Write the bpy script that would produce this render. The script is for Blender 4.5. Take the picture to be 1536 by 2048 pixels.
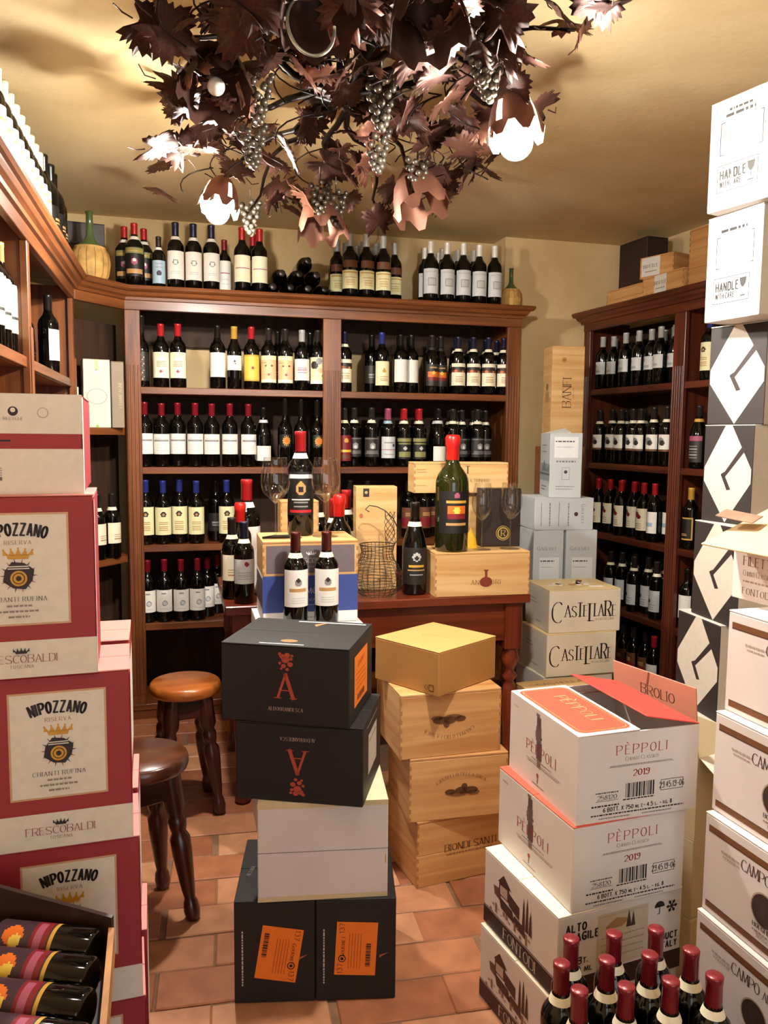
import bpy, math, random
from mathutils import Vector, Matrix
for o in list(bpy.data.objects): bpy.data.objects.remove(o)
S = bpy.context.scene; COL = S.collection
rnd = random.Random(11)
# ------------------------------------------------------------------ camera
F = 1600.0; CAMH = 1.38                       # focal length in pixels of a 1536x2048 frame, camera height
def _rot(yaw=14.3, pitch=-5.5, roll=0.55):
    y, p, r = map(math.radians, (yaw, pitch, roll))
    f = Vector((math.sin(y)*math.cos(p), math.cos(y)*math.cos(p), math.sin(p)))
    rt = Vector((math.cos(y), -math.sin(y), 0)); up = rt.cross(f)
    return rt*math.cos(r)+up*math.sin(r), -rt*math.sin(r)+up*math.cos(r), f
RT, UP, FW = _rot(); CP = Vector((0, 0, CAMH))
cd = bpy.data.cameras.new('camera'); cam = bpy.data.objects.new('camera', cd); COL.objects.link(cam)
cd.sensor_fit = 'VERTICAL'; cd.sensor_height = 36; cd.sensor_width = 27; cd.lens = F/2048*36; cd.clip_start = .05
m = Matrix((RT, UP, -FW)).transposed().to_4x4(); m.translation = CP; cam.matrix_world = m
S.camera = cam
def ray(px, py): return RT*((px-768)/F)-UP*((py-1024)/F)+FW
def uz(px, py, z): d = ray(px, py); return CP+d*((z-CAMH)/d.z)
def uy(px, py, y): d = ray(px, py); return CP+d*(y/d.y)
def ux(px, py, x): d = ray(px, py); return CP+d*(x/d.x)
# ------------------------------------------------------------------ world, exposure
w = bpy.data.worlds.new('world'); S.world = w; w.use_nodes = True
w.node_tree.nodes['Background'].inputs[0].default_value = (.92, .96, 1, 1)          # overcast daylight, enters by the shop door behind the camera
w.node_tree.nodes['Background'].inputs[1].default_value = 2.7
pl = bpy.data.lights.new('door_portal', 'AREA'); pl.shape = 'RECTANGLE'; pl.size = 1.5; pl.size_y = 2.1; pl.cycles.is_portal = True
po = bpy.data.objects.new('door_portal', pl); COL.objects.link(po); po.location = (.45, -1.32, 1.05); po.rotation_euler = (math.radians(90), 0, 0)
S.view_settings.view_transform = 'Standard'; S.view_settings.look = 'None'
S.view_settings.exposure = 0.25; S.view_settings.gamma = 1; S.view_settings.use_curve_mapping = False
BULB, BULB2 = 1650.0, 120.0         # radiance of the lit bulbs, clear and shaded
# ------------------------------------------------------------------ materials
def lin(h):
    c = [int(h[i:i+2], 16)/255 for i in (0, 2, 4)]
    return tuple(x/12.92 if x <= .04045 else ((x+.055)/1.055)**2.4 for x in c)+(1,)
_M = {}
def _base(name):
    mt = bpy.data.materials.new(name); mt.use_nodes = True
    return mt, mt.node_tree.nodes, mt.node_tree.links, mt.node_tree.nodes['Principled BSDF']
def mat(col, rough=.6, metal=0, noise=.10, scale=9, bump=0, coat=0, spec=.5, name=None):
    key = (col, rough, metal, noise, scale, bump, coat, spec)
    if key in _M: return _M[key]
    mt, N, L, b = _base(name or 'mat_'+col)
    b.inputs['Roughness'].default_value = rough; b.inputs['Metallic'].default_value = metal
    b.inputs['Coat Weight'].default_value = coat; b.inputs['Specular IOR Level'].default_value = spec
    c = lin(col); b.inputs['Base Color'].default_value = c
    if noise or bump:
        tc = N.new('ShaderNodeTexCoord'); nz = N.new('ShaderNodeTexNoise')
        nz.inputs['Scale'].default_value = scale; nz.inputs['Detail'].default_value = 5; L.new(tc.outputs['Object'], nz.inputs['Vector'])
        if noise:
            rp = N.new('ShaderNodeValToRGB'); e = rp.color_ramp.elements
            e[0].position = .3; e[1].position = .7
            e[0].color = tuple(x*(1-noise) for x in c[:3])+(1,); e[1].color = tuple(min(1, x*(1+noise)) for x in c[:3])+(1,)
            L.new(nz.outputs['Fac'], rp.inputs['Fac']); L.new(rp.outputs['Color'], b.inputs['Base Color'])
        if bump:
            bp = N.new('ShaderNodeBump'); bp.inputs['Strength'].default_value = bump; bp.inputs['Distance'].default_value = .01
            L.new(nz.outputs['Fac'], bp.inputs['Height']); L.new(bp.outputs['Normal'], b.inputs['Normal'])
    _M[key] = mt; return mt
def wood(c1, c2, axis=0, rough=.45, scale=1, coat=0):
    key = ('wood', c1, c2, axis, rough, scale, coat)
    if key in _M: return _M[key]
    mt, N, L, b = _base('wood_'+c1+'_'+'xyz'[axis])
    b.inputs['Roughness'].default_value = rough; b.inputs['Coat Weight'].default_value = coat; b.inputs['Coat Roughness'].default_value = .25
    tc = N.new('ShaderNodeTexCoord'); mp = N.new('ShaderNodeMapping'); oi = N.new('ShaderNodeObjectInfo')
    sc = [28*scale]*3; sc[axis] = 1.6*scale; mp.inputs['Scale'].default_value = sc
    mu = N.new('ShaderNodeMath'); mu.operation = 'MULTIPLY'; mu.inputs[1].default_value = 37
    L.new(oi.outputs['Random'], mu.inputs[0]); L.new(tc.outputs['Object'], mp.inputs['Vector'])
    nz = N.new('ShaderNodeTexNoise'); nz.noise_dimensions = '4D'; nz.inputs['Scale'].default_value = 1.2; nz.inputs['Detail'].default_value = 6; nz.inputs['Distortion'].default_value = .6
    L.new(mp.outputs['Vector'], nz.inputs['Vector']); L.new(mu.outputs[0], nz.inputs['W'])
    rp = N.new('ShaderNodeValToRGB'); e = rp.color_ramp.elements; e[0].position = .33; e[1].position = .68
    e[0].color = lin(c1); e[1].color = lin(c2); L.new(nz.outputs['Fac'], rp.inputs['Fac']); L.new(rp.outputs['Color'], b.inputs['Base Color'])
    bp = N.new('ShaderNodeBump'); bp.inputs['Strength'].default_value = .12; bp.inputs['Distance'].default_value = .004
    L.new(nz.outputs['Fac'], bp.inputs['Height']); L.new(bp.outputs['Normal'], b.inputs['Normal'])
    _M[key] = mt; return mt
def plaster(name, c1, c2, c3):
    mt, N, L, b = _base(name); b.inputs['Roughness'].default_value = .85
    tc = N.new('ShaderNodeTexCoord'); nz = N.new('ShaderNodeTexNoise'); nz.inputs['Scale'].default_value = 1.3; nz.inputs['Detail'].default_value = 6; nz.inputs['Roughness'].default_value = .6
    L.new(tc.outputs['Object'], nz.inputs['Vector']); rp = N.new('ShaderNodeValToRGB'); e = rp.color_ramp.elements
    e[0].position = .3; e[1].position = .72; e[0].color = lin(c1); e[1].color = lin(c3); k = e.new(.5); k.color = lin(c2)
    L.new(nz.outputs['Fac'], rp.inputs['Fac']); L.new(rp.outputs['Color'], b.inputs['Base Color'])
    n2 = N.new('ShaderNodeTexNoise'); n2.inputs['Scale'].default_value = 35; n2.inputs['Detail'].default_value = 4; L.new(tc.outputs['Object'], n2.inputs['Vector'])
    bp = N.new('ShaderNodeBump'); bp.inputs['Strength'].default_value = .15; bp.inputs['Distance'].default_value = .01
    L.new(n2.outputs['Fac'], bp.inputs['Height']); L.new(bp.outputs['Normal'], b.inputs['Normal']); return mt
def terracotta():
    mt, N, L, b = _base('terracotta'); b.inputs['Roughness'].default_value = .5
    oi = N.new('ShaderNodeObjectInfo'); rp = N.new('ShaderNodeValToRGB'); e = rp.color_ramp.elements
    e[0].color = lin('96593B'); e[1].color = lin('C89069'); k = e.new(.4); k.color = lin('AB6A45'); k = e.new(.7); k.color = lin('B67C58')
    L.new(oi.outputs['Random'], rp.inputs['Fac'])
    tc = N.new('ShaderNodeTexCoord'); nz = N.new('ShaderNodeTexNoise'); nz.inputs['Scale'].default_value = 14; nz.inputs['Detail'].default_value = 6
    ad = N.new('ShaderNodeVectorMath'); L.new(tc.outputs['Object'], ad.inputs[0]); L.new(oi.outputs['Location'], ad.inputs[1]); L.new(ad.outputs[0], nz.inputs['Vector'])
    mx = N.new('ShaderNodeMixRGB'); mx.blend_type = 'MULTIPLY'; mx.inputs[0].default_value = .55
    r2 = N.new('ShaderNodeValToRGB'); r2.color_ramp.elements[0].position = .3; r2.color_ramp.elements[1].position = .65; r2.color_ramp.elements[0].color = (.45, .42, .4, 1)
    L.new(nz.outputs['Fac'], r2.inputs['Fac']); L.new(rp.outputs['Color'], mx.inputs[1]); L.new(r2.outputs['Color'], mx.inputs[2]); L.new(mx.outputs[0], b.inputs['Base Color'])
    bp = N.new('ShaderNodeBump'); bp.inputs['Strength'].default_value = .25; bp.inputs['Distance'].default_value = .006
    L.new(nz.outputs['Fac'], bp.inputs['Height']); L.new(bp.outputs['Normal'], b.inputs['Normal']); return mt
def glass(name, col=(1, 1, 1, 1), rough=0.0, ior=1.45):
    mt, N, L, b = _base(name); b.inputs['Base Color'].default_value = col; b.inputs['Transmission Weight'].default_value = 1
    b.inputs['Roughness'].default_value = rough; b.inputs['IOR'].default_value = ior; return mt
def thin_glass(name):
    mt, N, L, b = _base(name); N.remove(b); out = N['Material Output']
    tr = N.new('ShaderNodeBsdfTransparent'); tr.inputs[0].default_value = (.97, .98, .98, 1); gl = N.new('ShaderNodeBsdfGlossy'); gl.inputs['Roughness'].default_value = .02
    fr = N.new('ShaderNodeLayerWeight'); fr.inputs['Blend'].default_value = .25; mx = N.new('ShaderNodeMixShader'); mu = N.new('ShaderNodeMath'); mu.operation = 'MULTIPLY_ADD'; mu.inputs[1].default_value = .6; mu.inputs[2].default_value = .08
    L.new(fr.outputs['Facing'], mu.inputs[0]); L.new(mu.outputs[0], mx.inputs[0]); L.new(tr.outputs[0], mx.inputs[1]); L.new(gl.outputs[0], mx.inputs[2]); L.new(mx.outputs[0], out.inputs['Surface']); return mt
def emit(name, col, st):
    mt, N, L, b = _base(name); b.inputs['Emission Color'].default_value = col; b.inputs['Emission Strength'].default_value = st
    b.inputs['Base Color'].default_value = (1, .95, .85, 1); return mt
PAL = dict(white='E9E4DA', cream='F0E7CA', grey='8C8A88', lgrey='C9CBCB', black='15110F', dark='2A2220', red='B01F24', wine='7C1420', pink='A2506A', gold='C79A3C',
 yellow='E3C24E', pale='E8E2B2', blue='2B3580', navy='1B1E38', brown='6A3E22', orange='D96A1E', green='3C4A2C', olive='8A8752', silver='B9B9B5', tan='B98F5A',
 sky='9DB4C4', skin='E6B98C', paper='E6E3DD', straw='C29A58')
def paint(c, rough=.55): return mat(PAL.get(c, c), rough, 0, .04, 60)
def foil(c): return mat(PAL.get(c, c), .32, .15, .05, 30, 0, .3)
BOTTLE = mat('070605', .07, 0, 0, 1, 0, 0, .5, 'bottle_glass')
BOTTLE_GREEN = mat('1F220A', .05, 0, 0, 1, 0, .6, .6, 'bottle_glass_green')
CLEAR = thin_glass('clear_glass')
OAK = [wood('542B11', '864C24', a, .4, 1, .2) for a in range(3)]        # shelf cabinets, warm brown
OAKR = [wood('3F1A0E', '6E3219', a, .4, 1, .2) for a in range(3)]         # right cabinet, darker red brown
DARKW = [wood('2A1109', '4B2011', a, .3, 1, .4) for a in range(3)]        # table, stools
MAHOG = [wood('4A1A0C', '7A3016', a, .35, 1, .3) for a in range(3)]
PINE = [wood('BC8B50', 'D8B47C', a, .55, .8) for a in range(3)]
PINE2 = [wood('B87F48', 'D8A86C', a, .5, .8) for a in range(3)]
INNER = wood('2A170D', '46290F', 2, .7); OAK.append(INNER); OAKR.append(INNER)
STOOLTOP = wood('8A4416', 'B4672A', 0, .3, 1, .4)
PLASTER = plaster('plaster_wall', 'CDAF7C', 'DBC08E', 'E6D0A4')
CEILP = plaster('plaster_ceiling', 'C9AB76', 'D6BC8B', 'DEC99E')
TERRA = terracotta()
GROUT = mat('7A5A42', .9, 0, .2, 30)
IRON = mat('1E120D', .45, .6, .2, 30)
COPPER = mat('46291F', .55, .5, .35, 14)
COPPER2 = mat('704838', .5, .55, .3, 14)
GRAPE = mat('6E665A', .34, .7, .1, 30)
BULBM = emit('lit_bulb', (1, .94, .85, 1), BULB); BULBM2 = emit('lit_bulb_soft', (1, .94, .85, 1), BULB2)
BULBOFF = mat('E8E4DC', .2, 0, 0, 1, 0, .4)
# ------------------------------------------------------------------ mesh helpers
class MB:
    def __init__(s): s.v = []; s.f = []; s.m = []; s.sm = []
    def add(s, vs, fs, mi=0, smooth=False, M=None):
        b = len(s.v); s.v += [tuple(M @ Vector(p)) if M else tuple(p) for p in vs]
        s.f += [tuple(b+i for i in f) for f in fs]; s.m += [mi]*len(fs); s.sm += [smooth]*len(fs); return s
    def box(s, x0, y0, z0, x1, y1, z1, c=0, mi=0, M=None):
        if c <= 0:
            vs = [(x, y, z) for z in (z0, z1) for y in (y0, y1) for x in (x0, x1)]
            return s.add(vs, [(0, 2, 3, 1), (4, 5, 7, 6), (0, 1, 5, 4), (2, 6, 7, 3), (0, 4, 6, 2), (1, 3, 7, 5)], mi, False, M)
        L = ((x0, x1), (y0, y1), (z0, z1)); vs = []; ix = {}
        for i in (0, 1):
            for j in (0, 1):
                for k in (0, 1):
                    t = (i, j, k)
                    for a in range(3):
                        p = [L[q][t[q]] + (0 if q == a else (c if t[q] == 0 else -c)) for q in range(3)]
                        ix[t, a] = len(vs); vs.append(p)
        fs = []
        for a in range(3):
            b, d = (a+1) % 3, (a+2) % 3
            for e in (0, 1):
                q = []
                for (p1, p2) in ((0, 0), (1, 0), (1, 1), (0, 1)):
                    t = [0]*3; t[a] = e; t[b] = p1; t[d] = p2; q.append(ix[tuple(t), a])
                fs.append(tuple(q) if e else tuple(reversed(q)))
            for p1 in (0, 1):
                for p2 in (0, 1):
                    t0 = [0]*3; t0[b] = p1; t0[d] = p2; t1 = list(t0); t1[a] = 1
                    q = (ix[tuple(t0), b], ix[tuple(t1), b], ix[tuple(t1), d], ix[tuple(t0), d])
                    fs.append(q if (p1 == p2) else tuple(reversed(q)))
        for i in (0, 1):
            for j in (0, 1):
                for k in (0, 1):
                    q = tuple(ix[(i, j, k), a] for a in range(3)); fs.append(q if (i+j+k) % 2 else tuple(reversed(q)))
        return s.add(vs, fs, mi, False, M)
    def lathe(s, prof, n=20, mi=0, M=None, a0=0, a1=None, smooth=True):
        full = a1 is None; a1 = 2*math.pi if full else a1; k = n if full else n+1
        vs = [(r*math.cos(a0+(a1-a0)*i/n), r*math.sin(a0+(a1-a0)*i/n), z) for (r, z) in prof for i in range(k)]
        fs = []
        for j in range(len(prof)-1):
            for i in range(n):
                i2 = (i+1) % k
                fs.append((j*k+i, j*k+i2, (j+1)*k+i2, (j+1)*k+i))
        return s.add(vs, fs, mi, smooth, M)
    def tube(s, pts, rad, n=8, mi=0, M=None, closed=False):
        pts = [Vector(p) for p in pts]; R = rad if isinstance(rad, (list, tuple)) else [rad]*len(pts)
        vs = []; up = Vector((.13, .27, 1)).normalized()
        for i, p in enumerate(pts):
            t = (pts[min(i+1, len(pts)-1)]-pts[max(i-1, 0)]).normalized()
            a = t.cross(up)
            if a.length < 1e-3: a = t.cross(Vector((1, 0, 0)))
            a.normalize(); b = t.cross(a); up = a.cross(t) if a.cross(t).length > .1 else up
            vs += [p+(a*math.cos(6.2832*q/n)+b*math.sin(6.2832*q/n))*R[i] for q in range(n)]
        fs = [(i*n+q, i*n+(q+1) % n, (i+1)*n+(q+1) % n, (i+1)*n+q) for i in range(len(pts)-1) for q in range(n)]
        fs += [tuple(range(n)), tuple(reversed(range((len(pts)-1)*n, len(pts)*n)))]
        return s.add(vs, fs, mi, True, M)
    def prism(s, poly, z0, z1, mi=0, M=None):
        n = len(poly); vs = [(x, y, z0) for x, y in poly]+[(x, y, z1) for x, y in poly]
        return s.add(vs, [tuple(reversed(range(n))), tuple(range(n, 2*n))]+[(i, (i+1) % n, n+(i+1) % n, n+i) for i in range(n)], mi, False, M)
    def sphere(s, c, r, n=8, k=5, mi=0):
        prof = [(r*math.sin(math.pi*j/k)+1e-5, -r*math.cos(math.pi*j/k)) for j in range(k+1)]
        return s.lathe(prof, n, mi, Matrix.Translation(c))
    def mesh(s, name, mats):
        me = bpy.data.meshes.new(name); me.from_pydata(s.v, [], s.f)
        for q in (mats if isinstance(mats, (list, tuple)) else [mats]): me.materials.append(q)
        me.polygons.foreach_set('material_index', s.m); me.polygons.foreach_set('use_smooth', s.sm); me.update(); return me
    def build(s, name, mats, parent=None): return link(name, s.mesh(name, mats), parent)
def link(name, me, parent=None, loc=None, rot=None):
    o = bpy.data.objects.new(name, me); COL.objects.link(o)
    if parent: o.parent = parent
    if loc is not None: o.location = loc
    if rot is not None: o.rotation_euler = rot
    return o
def tag(o, label, cat, group=None):
    o['label'] = label; o['category'] = cat
    if group: o['group'] = group
    return o
def thing(name, label, cat, loc=(0, 0, 0), rz=0, group=None):
    o = link(name, None, None, loc, (0, 0, math.radians(rz))); o.empty_display_size = .05; return tag(o, label, cat, group)
def struct(name, mb, mt): o = mb.build(name, mt); o['kind'] = 'structure'; return o
# ------------------------------------------------------------------ stroke lettering (digit pairs on a 0-9 grid, ~ marks a curved stroke)
G = {'A': ('003960', '1353'), 'B': ('0009', '~094969664505', '~054564614000'), 'C': ('~6859391806031130506 1'.replace(' ', ''),), 'D': ('0009', '~09396866636130 00'.replace(' ', '')),
 'E': ('0009', '0959', '0545', '0050'), 'F': ('0009', '0959', '0545'), 'G': ('~685939180603113050616 4'.replace(' ', ''), '6434'), 'H': ('0009', '6069', '0565'), 'I': ('0009',),
 'J': ('~39322001',), 'K': ('0009', '6904', '2560'), 'L': ('0900', '0050'), 'M': ('0019', '1941', '4179', '7980'), 'N': ('0009', '0960', '6069'),
 'O': ('~3918060311305163665839',), 'P': ('0009', '~094968664404'), 'Q': ('~3918060311305163665839', '4260'), 'R': ('0009', '~094968664404', '3460'),
 'S': ('~684919070625446361502001',), 'T': ('0969', '3930'), 'U': ('~090220406269',), 'V': ('093069',), 'W': ('0920497099',), 'X': ('0069', '0960'),
 'Y': ('0935', '6935', '3530'), 'Z': ('09690060',), '0': ('~3918060311305163665839',), '1': ('2920', '0729'), '2': ('~072949676500', '0060'),
 '3': ('~082949675535', '~35556361402001'), '4': ('4940', '490363'), '5': ('590905', '~05466462401001'), '6': ('~583917031130516354350 4'.replace(' ', ''),),
 '7': ('096920',), '8': ('~35161839585635', '~35031130516335'), '9': ('~0120406369583918165565'[:-2],), '-': ('1454',), '.': ('0001',), ' ': (), ',': ('0100',), '/': ('0069',)}
def glyph(ch):
    up = ch.upper(); acc = up == 'È'; base = 'E' if acc else up; out = []; w = 0
    for st in G.get(base, ()):
        cv = st[0] == '~'; st = st.lstrip('~'); p = [(int(st[i]), int(st[i+1])) for i in range(0, len(st)-1, 2)]
        w = max(w, max(q[0] for q in p))
        if cv:
            cl = p[0] == p[-1]
            for _ in range(2):
                q = [] if cl else [p[0]]
                for a, b in zip(p, p[1:]):
                    q += [(a[0]*.75+b[0]*.25, a[1]*.75+b[1]*.25), (a[0]*.25+b[0]*.75, a[1]*.25+b[1]*.75)]
                q += [q[0]] if cl else [p[-1]]; p = q
        out.append((cv, p))
    if acc: out.append((True, [(1, 12), (3, 10.3)]))
    if base == ' ': w = 3
    return out, w
def text2d(s, size, weight=.12, contrast=.35, serif=True, track=.22, cond=1.0):
    """quads (lists of 2D points) of a line of lettering starting at x=0, baseline y=0, and its width"""
    polys = []; x = 0; k = size/9
    for ch in s:
        sc = .78 if ch.islower() else 1
        st, w = glyph(ch); kx = k*sc*cond; ky = k*sc
        for cv, p in st:
            P = [(x+a*kx, b*ky) for a, b in p]
            for i, (a, b) in enumerate(zip(P, P[1:])):
                dx, dy = b[0]-a[0], b[1]-a[1]; l = math.hypot(dx, dy) or 1e-9; dx /= l; dy /= l
                hw = size*weight*.5*sc*(contrast+(1-contrast)*(abs(dy) if dy*dx <= 0 or abs(dx) < .2 else abs(dy)*.55))
                e = hw*.6 if cv or 0 < i else 0
                nx, ny = -dy*hw, dx*hw
                polys.append([(a[0]-nx-dx*e, a[1]-ny-dy*e), (b[0]-nx+dx*hw*.5, b[1]-ny+dy*hw*.5), (b[0]+nx+dx*hw*.5, b[1]+ny+dy*hw*.5), (a[0]+nx-dx*e, a[1]+ny-dy*e)])
            if serif and not cv:
                for e_ in (0, -1):
                    q = P[e_]; o = P[1] if e_ == 0 else P[-2]
                    if p[e_][1] in (0, 9) and abs(o[1]-q[1]) > .4*abs(o[0]-q[0])+1e-6:
                        sw = size*(.085+weight*.45)*sc; sh = size*.035*sc; yy = q[1]-(sh if p[e_][1] == 9 else 0)
                        polys.append([(q[0]-sw, yy), (q[0]+sw, yy), (q[0]+sw, yy+sh), (q[0]-sw, yy+sh)])
        x += max(w, .6)*kx+size*(track+weight*.55)*sc*(1 if ch != ' ' else .4)
    return polys, x-size*(track+weight*.55)
class Print:
    """flat print on a face frame: origin, u, v, normal"""
    def __init__(s, parent, fr, lift=.0004): s.p = parent; s.o, s.u, s.v, s.n = [Vector(q) for q in fr]; s.b = {}; s.lift = lift; s.lay = 0
    def poly(s, pts, col, name='print'):
        s.b.setdefault(name, []).append((pts, col, s.lay)); return s
    def layer(s, k=1): s.lay += k; return s
    def rect(s, u0, v0, u1, v1, col, name='print'): return s.poly([(u0, v0), (u1, v0), (u1, v1), (u0, v1)], col, name)
    def frame(s, u0, v0, u1, v1, t, col, name='print'):
        s.rect(u0, v0, u1, v0+t, col, name); s.rect(u0, v1-t, u1, v1, col, name); s.rect(u0, v0+t, u0+t, v1-t, col, name); return s.rect(u1-t, v0+t, u1, v1-t, col, name)
    def disc(s, u, v, r, col, name='emblem', n=22, sq=1): return s.poly([(u+r*math.cos(6.2832*i/n), v+sq*r*math.sin(6.2832*i/n)) for i in range(n)], col, name)
    def text(s, t, u, v, size, col, align='c', rot=0, name='lettering', arc=0, **k):
        P, w = text2d(t, size, **k); off = {'c': -w/2, 'l': 0, 'r': -w}[align]; c, sn = math.cos(math.radians(rot)), math.sin(math.radians(rot))
        for q in P:
            pts = []
            for x, y in q:
                x += off
                if arc: a = x/arc; x, y = (arc+y)*math.sin(a), (arc+y)*math.cos(a)-arc
                pts.append((u+x*c-y*sn, v+x*sn+y*c))
            s.poly(pts, col, name)
        return s
    def fine(s, u0, u1, v, h, col, name='lettering', seed=1, rot90=False):
        r = random.Random(seed); x = u0
        while x < u1:
            wd = h*r.uniform(.9, 3.2); e = min(x+wd, u1)
            s.rect(*((v, x, v+h, e) if rot90 else (x, v, e, v+h)), col, name); x = e+h*.6
        return s
    def barcode(s, u0, v0, u1, v1, col='black', vert=False, seed=3):
        r = random.Random(seed); a, b = (v0, v1) if vert else (u0, u1); x = a; unit = (b-a)/58
        while x < b-unit:
            wd = unit*r.choice((1, 1, 2, 3)); s.rect(*((u0, x, u1, x+wd) if vert else (x, v0, x+wd, v1)), col, 'barcode'); x += wd+unit*r.choice((1, 1, 2))
        return s
    def done(s):
        for name, L in s.b.items():
            mb = MB(); cols = []
            for pts, col, lay in L:
                if col not in cols: cols.append(col)
                off = s.n*(s.lift+.00025*lay)
                a = sum(pts[i][0]*pts[(i+1) % len(pts)][1]-pts[(i+1) % len(pts)][0]*pts[i][1] for i in range(len(pts)))
                if a < 0: pts = pts[::-1]
                mb.add([s.o+s.u*x+s.v*y+off for x, y in pts], [tuple(range(len(pts)))], cols.index(col))
            mb.build(name, [paint(c) for c in cols], s.p)
# ------------------------------------------------------------------ room
XL, YB = -.76, 4.38; ZC = 2.466
RA, RB = Vector((2.2227, 4.1054, 0)), Vector((2.2832, 3.4107, 0))          # front line of the right cabinet
RE = (RB-RA).normalized(); RN = Vector((-RE.y, RE.x, 0)); RN = RN if RN.x > 0 else -RN
RYAW = math.degrees(math.atan2(RE.y, RE.x))
q0 = RA-RE*.35+RN*.36; q1 = RA+RE*5.6+RN*.36
floor = struct('floor', MB().box(XL-.1, -1.3, -.03, 3.6, YB+.1, -.004), GROUT)
struct('ceiling', MB().box(XL-.1, -1.3, ZC, 3.6, YB+.1, ZC+.08), CEILP)
struct('wall_back', MB().box(XL, YB, 0, 3.2, YB+.1, ZC), PLASTER)
struct('wall_left', MB().box(XL-.1, -1.3, 0, XL, YB+.1, ZC), PLASTER)
struct('wall_front', MB().box(XL, -1.3, 0, -.30, -1.2, ZC).box(1.20, -1.3, 0, 3.6, -1.2, ZC).box(-.30, -1.3, 2.10, 1.20, -1.2, ZC), PLASTER)
dr = struct('door_1', MB().box(-.30, -1.28, 0, -.25, -1.22, 2.10).box(1.15, -1.28, 0, 1.20, -1.22, 2.10).box(-.25, -1.28, 2.05, 1.15, -1.22, 2.10).box(.43, -1.28, 0, .47, -1.22, 2.05), OAK[2])
for xa in (-.25, .47): MB().box(xa, -1.252, .0, xa+.68, -1.248, 2.05).build('pane', CLEAR, dr)
struct('wall_right', MB().prism([(q1.x, q1.y), (q1.x+.1, q1.y), (q0.x+.1, q0.y), (q0.x, q0.y)], 0, ZC), PLASTER)
struct('wall_pier', MB().box(1.745, 4.205, 0, 2.75, YB, ZC), PLASTER)
def tiles():
    tw, td, g = .285, .14, .006; a = math.radians(-3); c, s_ = math.cos(a), math.sin(a); n = 0
    me = [MB().box(-tw/2+g/2, -td/2+g/2, -.012, tw/2-g/2, td/2-g/2, h, .003).mesh('tile', TERRA) for h in (0, .0012, -.0012)]
    for j in range(-1, 24):
        for i in range(-6, 12):
            x, y = (i+(.5 if j % 2 else 0)+rnd.uniform(-.04, .04))*tw, .95+j*td
            X, Y = c*x-s_*y+.1, s_*x+c*y
            if not (-.62 < X < 2.15 and 1.25 < Y < 4.0): continue
            if Y > 3.1 and X > .35: continue
            if Y < 1.75 and (X > .95 or X < -.2): continue
            if X > 1.5 and Y < 2.6: continue
            link('tile', me[n % 3], floor, (X, Y, 0), (0, 0, a+rnd.uniform(-.008, .008))); n += 1
    return n
tiles()
# ------------------------------------------------------------------ shelf cabinets
TOPZ = 2.045
def cabinet(label, pos, yaw, width, posts, levels, W, depth=.30, ml=1.0, mr=1.0, flare=0, rail=True, top=TOPZ, back_to=1.56, th=.032, plinth=.075):
    """local x runs along the front, y into the cabinet; posts = list of (x0, x1)"""
    t = thing('wine_cabinet', label, 'shelf unit', pos, yaw)
    x0, x1 = 0, width; fb = top-.103
    def board(z0, z1, y0, y1, xa, xb, name, mi, c=.002):
        if flare: MB().prism([(xa-flare*y0, y0), (xb+flare*y0, y0), (xb+flare*y1, y1), (xa-flare*y1, y1)], z0, z1).build(name, W[mi], t)
        else: MB().box(xa, y0, z0, xb, y1, z1, c).build(name, W[mi], t)
    for (a, b) in posts:
        mb = MB().box(a, 0, plinth, b, .022, fb, .002)
        n = 5 if b-a > .07 else 4; zt = fb-.25
        for i in range(n):
            xc = a+(b-a)*(i+.5)/n; hw = (b-a)/n*.27
            mb.box(xc-hw, -.005, plinth+.05, xc+hw, .004, zt, .0015)
        mb.build('post', W[2], t)
        if not flare: xp = a if a < .01 else b-.02 if b > width-.01 else (a+b)/2-.012; MB().box(xp, .0225, plinth, xp+(.02 if xp in (a, b-.02) else .024), depth-.012, fb+.05).build('divider_panel', W[2], t)
    for z in levels:
        board(z-th, z, .024, depth-.014, x0+.004, x1-.004, 'shelf_board', 0)
        MB().box(x0+.05 if not flare else x0+.01, .010, z-th, x1-.05 if not flare else x1-.01, .0235, z, .002).build('shelf_lip', W[0], t)
    board(plinth-.03, plinth, .0, depth-.014, x0, x1, 'base_board', 0)
    MB().box(x0, .004, 0, x1, .024, plinth-.03, .002).build('plinth', W[0], t)
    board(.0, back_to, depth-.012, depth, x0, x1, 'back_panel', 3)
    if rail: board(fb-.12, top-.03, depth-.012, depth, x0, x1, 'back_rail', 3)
    MB().box(x0, -.004, fb, x1, .018, top-.045, .002).build('fascia', W[0], t)
    prof = [(0, -.062), (-.012, -.060), (-.014, -.048), (-.026, -.040), (-.032, -.030), (-.034, -.026), (-.044, -.024), (-.052, -.016), (-.055, -.008), (-.052, 0), (.02, 0), (.02, -.062)]
    vs = []; n = len(prof)
    for (y, z) in prof: vs.append((x0+min(y, 0)*ml-.004*(y > -1)*0, y-.004, top+z))
    for (y, z) in prof: vs.append((x1-min(y, 0)*mr, y-.004, top+z))
    MB().add(vs, [tuple(range(n)), tuple(reversed(range(n, 2*n)))]+[((i+1) % n, i, n+i, n+(i+1) % n) for i in range(n)]).build('cornice', W[0], t)
    board(top-.02, top, .0165, depth, x0, x1, 'top_board', 0)
    return t
cabinet('long brown wooden wine cabinet of two bays against the back wall', (-.24, 3.92, 0), 0, 1.965, [(0, .068), (.925, 1.015), (1.892, 1.965)],
        [1.593, 1.218, .846, .466], OAK, .42, ml=-.414, mr=1)
cabinet('brown wooden wine cabinet along the left wall behind the red cartons', (-.43, 1.85, 0), 90, 1.84, [(0, .06), (.76, .80), (1.80, 1.84)],
        [1.603, 1.228, .85, .47], OAK, ml=1, mr=-.414, back_to=2.0, rail=False)
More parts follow.
